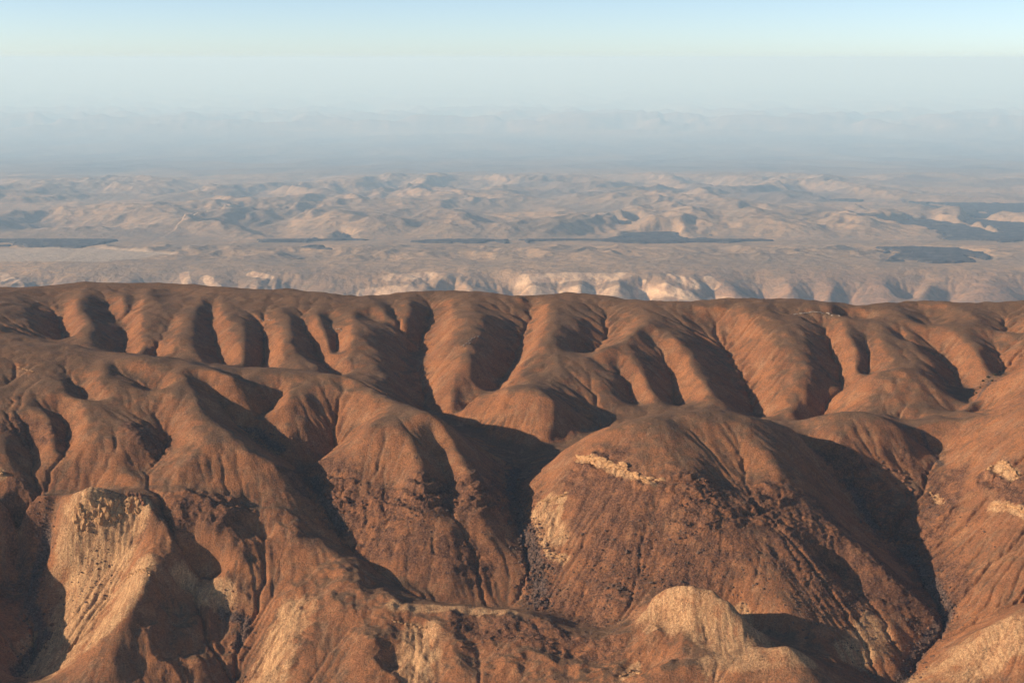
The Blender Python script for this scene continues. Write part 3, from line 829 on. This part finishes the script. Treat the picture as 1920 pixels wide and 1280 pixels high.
m_fpale = np.zeros(FX.shape)
def fcaps(spec):
    out = np.zeros(FX.shape)
    for reach, *pts in spec:
        w = [at_basin(u, v, Zf(v)) for u, v in pts]
        for (ax, ay, _), (bx, by, _) in zip(w[:-1], w[1:]):
            t = np.clip(((FX - ax) * (bx - ax) + (FY - ay) * (by - ay)) / ((bx - ax) ** 2 + (by - ay) ** 2 + 1e-6), 0, 1)
            out = np.maximum(out, np.clip(1 - np.hypot(FX - ax - t * (bx - ax), (FY - ay - t * (by - ay))) / (1.7 * reach), 0, 1))
    return out
m_fpale = fcaps([(60, (735, 520), (800, 516)), (60, (690, 545), (760, 545)), (70, (985, 520), (1060, 518), (1160, 518)), (70, (985, 545), (1160, 545)), (50, (1205, 530), (1250, 545), (1300, 560)), (45, (1265, 520), (1300, 535)),
                 (40, (855, 545), (885, 555)), (40, (0, 510), (25, 530)), (26, (385, 515), (410, 540)), (26, (470, 512), (505, 520)), (26, (345, 505), (352, 530)), (40, (1430, 555), (1465, 565)), (50, (1345, 550), (1370, 565)), (30, (1330, 520), (1340, 530))])
m_fpale = np.clip(1.5 * m_fpale + 0.35 * fbm(FX, FY, 100, 3, .6, 15) * (m_fpale > 0), 0, 1)
dark_plain = smooth(24600, 31500, FY + 2500 * gnoise(FX / 5000, FY / 10000, 3)) * (1 - smooth(55000, 68000, FY + 7000 * gnoise(FX / 10000, FY / 15000, 4)))
dark_plain = np.maximum(dark_plain, 0.55 * smooth(.05, .3, fbm(FX, FY * .4, 1500., 3, .5, 88)) * smooth(11900, 13600, FY) * (1 - smooth(110000, 150000, FY)))

dark_plain = np.clip(dark_plain * (0.85 + 0.6 * fbm(FX, FY * .35, 2600.0, 4, .6, 171)), 0, 1)
def basin_material():
    k = NT("basin_ground")
    big = k.noise(0.0012, 5, .6); midn = k.noise(0.008, 6, .65)
    soil = k.mix(k.ramp(big, .36, .64), (.41, .235, .11), (.30, .18, .09))
    soil = k.mix(k.math('MULTIPLY', k.ramp(k.noise(0.00035, 4, .6), .42, .62), .45), soil, (.19, .13, .08))
    soil = k.mix(k.math('MULTIPLY', k.ramp(midn, .42, .64), .65), soil, (.16, .115, .07))
    soil = k.mix(k.attr("brown"), soil, k.mix(k.ramp(midn, .38, .62), (.30, .15, .075), (.18, .105, .06)))
    pale = k.mix(k.ramp(k.noise(0.012, 4, .6, stretch=(1, .3, 1.6)), .36, .64), (.64, .40, .21), (.42, .24, .125))
    soil = k.mix(k.ramp(k.math('ADD', k.attr("pale"), k.math('MULTIPLY', k.math('SUBTRACT', midn, .5), .6)), .2, .55), soil, pale)
    soil = k.mix(k.math('MULTIPLY', k.attr("sand"), .8), soil, (.42, .30, .19))
    soil = k.mix(k.math('MULTIPLY', k.attr("dark"), .95), soil, k.mix(k.ramp(big, .4, .6), (.06, .05, .045), (.13, .10, .08)))
    k.color(soil)
    k.bump(midn, 40.0, .8)
    return k.m
def lava_material():
    k = NT("dark_lava")
    n = k.noise(0.008, 5, .65)
    k.color(k.mix(k.ramp(n, .38, .66), (.016, .016, .018), (.085, .066, .052)))
    k.bump(n, 26.0, .8)
    return k.m
MAT_BASIN = basin_material(); MAT_LAVA = lava_material()
fv = np.arange(FNR * FNC).reshape(FNR, FNC)
fq = np.stack([fv[:-1, :-1], fv[:-1, 1:], fv[1:, 1:], fv[1:, :-1]], -1).reshape(-1, 4)
FCO = np.stack([FX * U, FY * U, FZ * U + OFF], -1).reshape(-1, 3)
FN = grid_normals(FX, FY, FZ).reshape(-1, 3)
FM = dict(pale=m_fpale.ravel(), sand=sand.ravel(), dark=dark_plain.ravel(), brown=(.75 * (1 - smooth(9000, 9700, FY)) * (.45 + .55 * smooth(900, 1300, FX))).ravel())
def far_piece(name, sel, label, cat):
    q_ = fq[sel]
    used, inv = np.unique(q_, return_inverse=True)
    o = mesh_from(name, FCO[used], inv.ravel(), 4, MAT_BASIN, {a: b[used] for a, b in FM.items()}, FN[used])
    return tag(o, label, cat, kind="structure")
qy = FY.reshape(-1)[fq[:, 0]]
far_piece("terrain", (qy < 7990), "hidden slope dropping behind the brown range into the basin", "terrain")
far_piece("cliffs", (qy >= 7990) & (qy < 10600), "row of pale cliffs and eroded spurs beyond the brown range", "cliffs")
far_piece("badlands", (qy >= 10600) & (qy < 24600), "pale rolling badlands around the dark lava flats", "badlands")
far_piece("plain", (qy >= 24600) & (qy < 58000), "dark flat plain fading into blue haze", "plain")
far_piece("terrain", (qy >= 58000), "faint hazy hills on the horizon", "hills")

LAVA_LABEL = ["dark lava flat at the left edge beside the pale sand flat", "dark lava strip left of centre below the pale hills", "thin dark lava strip just left of the longest strip",
              "longest dark lava strip, across the centre", "small dark lava patch below the strip left of centre", "tiny dark lava patch above the longest strip", "small dark lava patch right of centre among pale hills",
              "thin faint lava streak, farthest of the dark streaks on the right", "tiny faint lava streak above the right end of the longest strip", "broad faint lava field at the right edge, uppermost there",
              "broad dark lava field at the right edge, middle one there", "oval dark lava field near the right edge, nearest of all"]
lq = lava_id.reshape(-1)[fq]
for k_ in range(len(LP)):
    q_ = fq[(lq == k_).all(1)]
    if len(q_) < 6:
        continue
    used, inv = np.unique(q_, return_inverse=True)
    cnt = np.bincount(inv.ravel(), minlength=len(used))
    co = FCO[used].copy()
    co = (co - (0, 0, OFF)) / U
    lump = 12.0 + 9.0 * np.abs(gnoise(co[:, 0] / 100, co[:, 1] / 100, 7)) + 5 * np.abs(gnoise(co[:, 0] / 36, co[:, 1] / 36, 9))
    co[:, 2] = co[:, 2] * 1.0 + np.where(cnt == 4, lump, -5.0)
    co = co * U + (0, 0, OFF)
    o = mesh_from("lava_field", co, inv.ravel(), 4, MAT_LAVA)
    tag(o, LAVA_LABEL[k_], "lava field", kind="structure")
# ------------------------------------------------------------------ the near hills, one mesh per hill
crx = ((cr_rows[:, None] - Y0) * cr_cols[None])[::2, ::2]; cry = np.repeat(cr_rows[:, None], CC, 1)[::2, ::2]
near_i = np.empty(crx.size, int)
P32 = PT.astype(np.float32)
for i in range(0, crx.size, 4000):
    d = (crx.ravel()[i:i + 4000, None].astype(np.float32) - P32[None, :, 0]) ** 2 + (cry.ravel()[i:i + 4000, None].astype(np.float32) - P32[None, :, 1]) ** 2
    near_i[i:i + 4000] = REG[np.argmin(d, 1)]
rc = near_i.reshape(crx.shape)
ii = np.clip(np.round(np.linspace(0, rc.shape[0] - 1, NR - 1)).astype(int), 0, rc.shape[0] - 1)
jj = np.clip(np.round(np.linspace(0, rc.shape[1] - 1, NC - 1)).astype(int), 0, rc.shape[1] - 1)
cellreg = rc[ii][:, jj]
vid = np.arange(NR * NC).reshape(NR, NC)
quads = np.stack([vid[:-1, :-1], vid[:-1, 1:], vid[1:, 1:], vid[1:, :-1]], -1).reshape(-1, 4)
cellreg = cellreg.reshape(-1)
VCO = np.stack([GX, GY, Z], -1).reshape(-1, 3)
VN = GN.reshape(-1, 3)
MASKS = dict(rock=m_rock.ravel(), pale=m_pale.ravel(), rubble=m_rub.ravel(), wash=m_wash.ravel())
HILL_LABEL = {
    'mid': "long brown range of rounded spurs and dark gullies across the middle",
    'left': "broad smooth brown hill on the left below the long range",
    'knoll': "low knoll with two shaded hollows beside the broad left hill",
    'twin': "hill with two dark fluted hollows and rocky foot, left of the central ravine",
    'great': "large brown hill with rocky front and a pale ledge, right of the central ravine",
    'right': "orange brown hill with bare rilled slope at the right edge",
    'corner': "pale tan ridge in the lower right corner",
    'bluff': "steep bluff with bright pale scree slope on the lower left",
    'fore': "low ragged brown ridge along the bottom centre",
    'dome': "pale rounded dome with streaked face below the large rocky hill",
    'near': "ground at the very bottom of the view",
}
for r, nm in enumerate(REGS):
    q = quads[cellreg == r]
    if not len(q):
        continue
    used, inv = np.unique(q, return_inverse=True)
    o = mesh_from("hill" if nm != 'near' else "ground", VCO[used], inv.ravel(), 4, MAT_GROUND, {k_: a[used] for k_, a in MASKS.items()}, VN[used])
    tag(o, HILL_LABEL[nm], "hill" if nm != 'near' else "ground", kind="structure")
# ------------------------------------------------------------------ outcrops, boulders, rubble
RNG = random.Random(7)
def rock_material(name, a, b, c, scale):
    k = NT(name)
    n = k.noise(scale, 5, .65); d = k.noise(scale * 4, 4, .7)
    col = k.mix(k.ramp(n, .35, .65), a, b)
    col = k.mix(k.math('MULTIPLY', k.ramp(d, .5, .72), .7), col, c)
    k.color(col); k.bump(k.math('ADD', n, k.math('MULTIPLY', d, .5)), 1.2, .9)
    return k.m
MAT_PALEROCK = rock_material("pale_rock", (.56, .30, .125), (.40, .205, .088), (.15, .075, .04), .30)
MAT_GREYROCK = rock_material("grey_rock", (.40, .31, .23), (.28, .20, .14), (.12, .08, .055), .30)
MAT_REDROCK = rock_material("red_rock", (.24, .105, .052), (.155, .068, .036), (.07, .035, .024), .25)
MAT_BOULDER = rock_material("boulder_rock", (.105, .066, .045), (.18, .10, .062), (.045, .033, .028), .5)

def rock_mesh(name, seed, boxy, mat, sub=1):
    import bmesh
    r = np.random.default_rng(seed)
    bm = bmesh.new()
    bmesh.ops.create_icosphere(bm, subdivisions=1 if sub else 0, radius=1.0) if sub else bmesh.ops.create_icosphere(bm, subdivisions=1, radius=1.0)
    co = np.array([v.co[:] for v in bm.verts])
    if boxy:                                # push the ball out towards a box, then knock its corners about
        m = np.abs(co).max(1, keepdims=True)
        co = co * (1 - boxy) + boxy * co / m * .86
    for _ in range(5):                      # break off some flat faces
        n = r.normal(size=3); n /= np.linalg.norm(n)
        h = r.uniform(.55, .85)
        d = co @ n
        co = co - np.where(d > h, d - h, 0)[:, None] * n
    co += r.normal(scale=.05, size=co.shape)
    for v, c in zip(bm.verts, co): v.co = c
    me = bpy.data.meshes.new(name); bm.to_mesh(me); bm.free()
    me.materials.append(mat)
    return me
def slope_at(x, y, e=5.0):
    return ((height_at(x + e, y) - height_at(x - e, y)) / (2 * e), (height_at(x, y + e) - height_at(x, y - e)) / (2 * e))

def outcrop(label, path, mat_kind, block=(5, 4, 4), tiers=1, step=4.0, drop=0.0, spread=0.0, sink=.35):
    """a broken ledge of blocks along a line on the hillside: thing > rock_block"""
    hx, hy, hz = hit([p[0] for p in path], [p[1] for p in path])
    pts = densify([(float(a), float(b), float(c)) for a, b, c in zip(hx, hy, hz)], step)
    root = bpy.data.objects.new("rock_outcrop", None); C.objects.link(root)
    root.location = pts[len(pts) // 2]
    tag(root, label, "rock outcrop")
    mid_ = Vector(root.location)
    for t in range(tiers):
        for k, (x, y, z) in enumerate(pts):
            if RNG.random() < .06: continue
            a = pts[min(k + 1, len(pts) - 1)]; b = pts[max(k - 1, 0)]
            head = math.atan2(a[1] - b[1], a[0] - b[0])
            x2 = x + RNG.uniform(-1, 1) * (step * .3 + spread); y2 = y + RNG.uniform(-1, 1) * (step * .25 + spread) - t * drop
            z2 = float(height_at(np.array([x2]), np.array([y2]))[0])
            o = bpy.data.objects.new("rock_block", RNG.choice(BLOCKS[mat_kind])); C.objects.link(o)
            o.parent = root
            s = RNG.uniform(.6, 1.3)
            sx, sy, sz = block[0] * .5 * s * RNG.uniform(.8, 1.3), block[1] * .5 * s, block[2] * .5 * s * RNG.uniform(.75, 1.25)
            o.scale = (sx, sy, sz)
            o.rotation_euler = (RNG.uniform(-.12, .12), RNG.uniform(-.12, .12), head + RNG.uniform(-.35, .35))
            o.location = Vector((x2, y2, z2 + sz * (1 - 2 * sink))) - mid_
    return root
BLOCKS = {'pale': [rock_mesh("pale_block", 10 + k, .88, MAT_PALEROCK) for k in range(5)], 'red': [rock_mesh("red_block", 30 + k, .7, MAT_REDROCK) for k in range(5)],
          'grey': [rock_mesh("grey_block", 20 + k, .7, MAT_GREYROCK) for k in range(4)]}
outcrop("long pale ledge of broken blocks across the top of the great rocky hill front", [(1085, 858), (1110, 864), (1140, 868), (1172, 878)], 'pale', (10, 5, 5.5), 2, 4.2, 2.2)
outcrop("short bright pale ledge at the right end of the long pale ledge", [(1172, 884), (1195, 892), (1212, 902)], 'pale', (9, 5, 5), 2, 3.8, 2)
outcrop("isolated pale slab just right of the long pale ledge", [(1218, 897), (1243, 902)], 'pale', (7, 5, 4.5), 1, 2.8)
outcrop("pale overhanging ledge beside the central ravine, upper one", [(1018, 941), (1040, 938), (1062, 927)], 'pale', (6.5, 4.5, 3.5), 1, 2.6)
outcrop("pale broken ledge beside the central ravine, lower one", [(1022, 1033), (1040, 1040), (1058, 1052)], 'pale', (5, 4, 3), 1, 2.6)
outcrop("tall fluted pale cliff under the rim of the bright bluff", [(140, 968), (165, 962), (200, 956), (232, 950), (262, 940)], 'pale', (7, 7, 12), 2, 3.2, 4, 1.8, .52)
outcrop("small brown rock tower on the top corner of the bright bluff", [(240, 930), (262, 928), (268, 950)], 'red', (5, 5, 7), 1, 4)
outcrop("pale scree ledge halfway down the crest of the bright bluff", [(240, 1078), (262, 1068), (284, 1078)], 'pale', (3.5, 3, 3), 2, 3.5, 3, 1)
outcrop("pale rock patch high on the right hill near the edge", [(1850, 880), (1870, 868), (1890, 874), (1904, 890)], 'pale', (7, 5, 3.5), 2, 3.6, 4, 1)
outcrop("pale ledge on the right hill where it meets the right edge", [(1860, 948), (1885, 950), (1925, 962)], 'pale', (7, 5, 3.5), 1, 3)
outcrop("orange lip of rock at the foot of the small gully on the right", [(1745, 925), (1755, 938), (1770, 940)], 'pale', (4, 3, 2.5), 1, 3.5)
outcrop("thin pale ledge near the crest of the broad left hill", [(30, 690), (45, 692), (62, 696)], 'pale', (4, 3, 1.6), 1, 4.5)
outcrop("bright pale knob at the left edge above the shelf", [(-6, 884), (2, 892)], 'pale', (7, 5, 6), 2, 4, 2)
outcrop("grey stony ledge near the top of the long range, left of centre", [(470, 596), (490, 598), (510, 600)], 'grey', (5, 3, 1.8), 1, 5)
outcrop("small grey ledge at the head of a gully in the long range", [(620, 614), (640, 620)], 'grey', (5, 3, 1.8), 1, 5)
outcrop("pale crag on the sharp spur of the long range, near its middle", [(868, 650), (885, 638), (898, 630)], 'grey', (5, 3.5, 2.2), 1, 5, 0, 2)
outcrop("long flat grey ledge below the crest of the range on the right", [(1490, 590), (1520, 586), (1550, 588), (1572, 592)], 'grey', (8, 4, 2.4), 1, 6)
outcrop("rusty ledge on the steep right part of the great rocky hill, upper one", [(1290, 918), (1320, 906), (1345, 902)], 'red', (7, 4, 3), 1, 4.5)
outcrop("rusty ledge on the steep right part of the great rocky hill, middle one", [(1282, 950), (1318, 938), (1350, 925)], 'red', (7, 4, 3), 1, 4.5)
outcrop("rusty ledge on the steep right part of the great rocky hill, lowest one", [(1285, 1010), (1320, 990), (1345, 975)], 'red', (7, 4, 3), 1, 4.5)
outcrop("rusty crag at the foot of the left hollow of the fluted hill", [(610, 925), (640, 940), (690, 950)], 'red', (7, 5, 5), 1, 6, 0, 3)
outcrop("rusty crag between the two hollows of the fluted hill", [(745, 950), (790, 930), (830, 945)], 'red', (7, 5, 5), 1, 6, 0, 3)
outcrop("rusty crag at the right foot of the fluted hill beside the ravine", [(850, 945), (890, 930), (930, 945)], 'red', (7, 5, 5), 1, 6, 0, 3)
outcrop("dark crag in shadow on the right wall of the right-hand ravine", [(1590, 880), (1640, 870), (1690, 890), (1710, 920)], 'red', (7, 5, 4), 1, 7, 0, 3)
outcrop("pale crumbling ledge in the foreground left of centre", [(735, 1165), (760, 1172), (800, 1176)], 'pale', (4, 3, 3), 1, 3.8)
outcrop("bright orange knob at the bottom right of centre", [(1165, 1268), (1185, 1258), (1200, 1262)], 'pale', (4, 4, 3), 1, 3)
outcrop("row of low brown ledges along the foreground ridge", [(860, 1205), (940, 1190), (1020, 1205), (1090, 1225)], 'red', (6, 4, 2), 1, 8, 0, 2)

BOULDERS = [rock_mesh("boulder", 50 + k, .35, MAT_BOULDER) for k in range(6)] + [rock_mesh("boulder", 70 + k, .45, MAT_REDROCK) for k in range(3)]
def along(path, n, reach):
    w = np.cumsum([0] + [math.hypot(b[0] - a[0], b[1] - a[1]) for a, b in zip(path[:-1], path[1:])])
    t = np.array([RNG.random() for _ in range(n)]) * w[-1]
    u = np.interp(t, w, [p[0] for p in path]); v = np.interp(t, w, [p[1] for p in path])
    x, y, z = hit(u, v)
    x = x + np.array([RNG.gauss(0, reach) for _ in range(n)]); y = y + np.array([RNG.gauss(0, reach * 1.4) for _ in range(n)])
    return x, y, height_at(x, y)
def boulders(path, n, reach, size, label, group):
    for x, y, z in zip(*along(path, n, reach)):
        o = bpy.data.objects.new("boulder", RNG.choice(BOULDERS)); C.objects.link(o)
        s = size * math.exp(RNG.gauss(0, .35))
        o.scale = (s * RNG.uniform(.8, 1.3), s * RNG.uniform(.8, 1.3), s * RNG.uniform(.6, 1.0))
        o.rotation_euler = (RNG.uniform(-.3, .3), RNG.uniform(-.3, .3), RNG.uniform(0, 6.28))
        o.location = (x, y, z + s * .25)
        tag(o, label, "boulder", group)
boulders([(972, 880), (960, 915), (966, 945), (985, 1000), (1003, 1060), (1015, 1135)], 95, 9, 2.2, "dark boulder in the rubble of the central ravine", "boulders in the central ravine")
boulders([(1650, 985), (1700, 1030), (1740, 1085), (1775, 1155)], 60, 10, 2.0, "dark boulder on the floor of the ravine on the right", "boulders in the right-hand ravine")
boulders([(1780, 1150), (1720, 1225), (1690, 1272)], 25, 8, 1.5, "boulder at the mouth of the ravine above the pale corner ridge", "boulders above the corner ridge")
boulders([(88, 1020), (70, 1075), (56, 1130), (85, 1190), (40, 1260)], 40, 6, 2.0, "boulder in the dark ravine left of the bright bluff", "boulders left of the bluff")
boulders([(160, 1030), (210, 1050), (170, 1100)], 22, 12, 1.1, "small dark boulder on the bright scree of the bluff", "boulders on the bluff scree")
boulders([(420, 1150), (465, 1165), (448, 1215), (450, 1275)], 20, 5, 1.2, "small boulder in the gully right of the bright bluff", "boulders in the gully right of the bluff")
boulders([(1120, 1080), (1180, 1100), (1160, 1040)], 30, 16, 1.3, "boulder on the rocky foot of the great hill above the pale dome", "boulders below the great hill")

def rubble(name, spec, label, mat):
    base = rock_mesh("stone", 99, .3, mat)
    bv = np.array([v.co[:] for v in base.vertices])[:12]
    ico = np.array([[0, 0, 1], [.89, 0, .45], [.28, .85, .45], [-.72, .53, .45], [-.72, -.53, .45], [.28, -.85, .45], [.72, .53, -.45], [-.28, .85, -.45], [-.89, 0, -.45], [-.28, -.85, -.45], [.72, -.53, -.45], [0, 0, -1]])
    fc = np.array([(0, 1, 2), (0, 2, 3), (0, 3, 4), (0, 4, 5), (0, 5, 1), (1, 6, 2), (2, 7, 3), (3, 8, 4), (4, 9, 5), (5, 10, 1), (2, 6, 7), (3, 7, 8), (4, 8, 9), (5, 9, 10), (1, 10, 6)])
    r = np.random.default_rng(5)
    V = []; F = []; off = 0
    for n, reach, size, path in spec:
        x, y, z = along(path, n, reach)
        for a, b, c in zip(x, y, z):
            s = size * math.exp(r.normal(0, .45))
            g = ico * r.uniform(.6, 1.2, (12, 1)) * s * np.array([1, 1, .7])
            t = r.uniform(0, 6.28); ct, st_ = math.cos(t), math.sin(t)
            g = np.stack([g[:, 0] * ct - g[:, 1] * st_, g[:, 0] * st_ + g[:, 1] * ct, g[:, 2]], -1) + (a, b, c + .1 * s)
            V.append(g); F.append(fc + off); off += 12
    tag(mesh_from(name, np.concatenate(V), np.concatenate(F).ravel(), 3, mat, smooth_shade=False), label, "rubble", kind="stuff")
    bpy.data.meshes.remove(base)
rubble("rubble", [(1500, 11, .9, [(972, 880), (960, 915), (966, 945), (985, 1000), (1003, 1060), (1015, 1135)]), (900, 14, .8, [(1600, 900), (1650, 985), (1700, 1030), (1740, 1085), (1775, 1155), (1720, 1225), (1690, 1272)]),
                  (500, 8, .8, [(88, 1020), (70, 1075), (56, 1130), (85, 1190), (40, 1260)]), (500, 7, .8, [(590, 905), (612, 945), (640, 995)]), (260, 6, .7, [(420, 1150), (465, 1165), (448, 1215)]),
                  (900, 30, .8, [(1080, 1060), (1150, 1090), (1250, 1080), (1340, 1060)]), (700, 26, .8, [(1400, 1060), (1520, 1120), (1620, 1180)]), (500, 26, .7, [(620, 950), (750, 960), (900, 950)]),
                  (400, 18, .6, [(160, 1030), (210, 1050), (170, 1100), (130, 1150)]), (600, 24, .6, [(850, 1180), (1000, 1200), (1150, 1230)]), (500, 20, .8, [(1690, 900), (1760, 1000), (1800, 1060)]), (300, 8, .8, [(480, 810), (530, 845)]), (120, 6, .8, [(1835, 745), (1860, 712)])],
       "scattered dark stones filling the gullies and rocky slopes", MAT_BOULDER)

# dark bushes in a gully of the range on the right
k = NT("bush"); n = k.noise(1.2, 3)
k.color(k.mix(k.ramp(n, .4, .6), (.030, .032, .018), (.06, .055, .03))); MAT_BUSH = k.m
k = NT("bush_stem"); k.color((.09, .06, .04)) if False else k.val(k.b.inputs["Base Color"], (.09, .06, .04, 1)); MAT_STEM = k.m
r_ = np.random.default_rng(3)
def bush_meshes(seed):
    r = np.random.default_rng(seed)
    V = []; F = []
    for i in range(130):
        d = r.normal(size=3); d /= np.linalg.norm(d); d[2] = abs(d[2])
        c = d * r.uniform(.45, 1.0) * np.array([1.0, 1.0, .8]) + (0, 0, .25)
        a = r.normal(size=3); a /= np.linalg.norm(a); b = np.cross(a, d); b /= np.linalg.norm(b) + 1e-6
        s = r.uniform(.12, .22)
        V += [c - a * s - b * s * .5, c + a * s - b * s * .5, c + a * s + b * s * .5, c - a * s + b * s * .5]
        F += [4 * i, 4 * i + 1, 4 * i + 2, 4 * i + 3]
    SV = []; SF = []
    for i in range(6):
        t = i * 1.05 + r.uniform(0, .5); tip = np.array([math.cos(t) * .5, math.sin(t) * .5, .7]); w = .05
        q = len(SV)
        SV += [(-w, -w, -.2), (w, -w, -.2), (w, w, -.2), (-w, w, -.2), tuple(tip)]
        SF += [(q, q + 1, q + 4), (q + 1, q + 2, q + 4), (q + 2, q + 3, q + 4), (q + 3, q, q + 4)]
    return (np.array(V), np.array(F)), (np.array(SV), np.array(SF).ravel())
proto = None
for i, (u, v, s) in enumerate([(1843, 716, 2.8), (1852, 709, 3.2), (1860, 715, 2.4), (1866, 704, 3.0), (1838, 728, 2.2), (1874, 698, 2.2), (1830, 738, 2.4)]):
    x, y, z = (float(a[0]) for a in hit([u], [v]))
    if proto is None:
        (va, fa), (vb, fb) = bush_meshes(4)
        crown = mesh_from("crown", va, fa, 4, MAT_BUSH, smooth_shade=False); stem = mesh_from("stems", vb, fb, 3, MAT_STEM, smooth_shade=False)
        proto = bpy.data.objects.new("desert_bush", None); C.objects.link(proto)
        crown.parent = proto; stem.parent = proto
        root = proto
    else:
        root = proto.copy(); C.objects.link(root)
        for ch in (crown, stem):
            c = ch.copy(); C.objects.link(c); c.parent = root
    root.location = (x, y, z); root.scale = (s, s, s); root.rotation_euler = (0, 0, i * 1.3)
    tag(root, "dark bush in the gully near the right end of the long range", "bush", "bushes in the right-hand gully")
# ------------------------------------------------------------------ air
hz = bpy.data.materials.new("haze"); hz.use_nodes = True
t_ = hz.node_tree; t_.nodes.clear()
pv = t_.nodes.new("ShaderNodeVolumePrincipled"); ho = t_.nodes.new("ShaderNodeOutputMaterial")
pv.inputs["Color"].default_value = HAZE_COLOR
pv.inputs["Absorption Color"].default_value = HAZE_ABSORB
pv.inputs["Density"].default_value = HAZE_DENSITY
pv.inputs["Anisotropy"].default_value = HAZE_G
t_.links.new(pv.outputs[0], ho.inputs["Volume"])
hs = 460000.0
hb = np.array([(x, y, z) for z in (-6400.0, 1010.0) for y in (-hs, hs) for x in (-hs, hs)], float)
hf = [0, 2, 3, 1, 4, 5, 7, 6, 0, 1, 5, 4, 1, 3, 7, 5, 3, 2, 6, 7, 2, 0, 4, 6]
tag(mesh_from("haze", hb, np.array(hf), 4, hz, smooth_shade=False), "pale blue haze filling the air", "haze", kind="stuff")
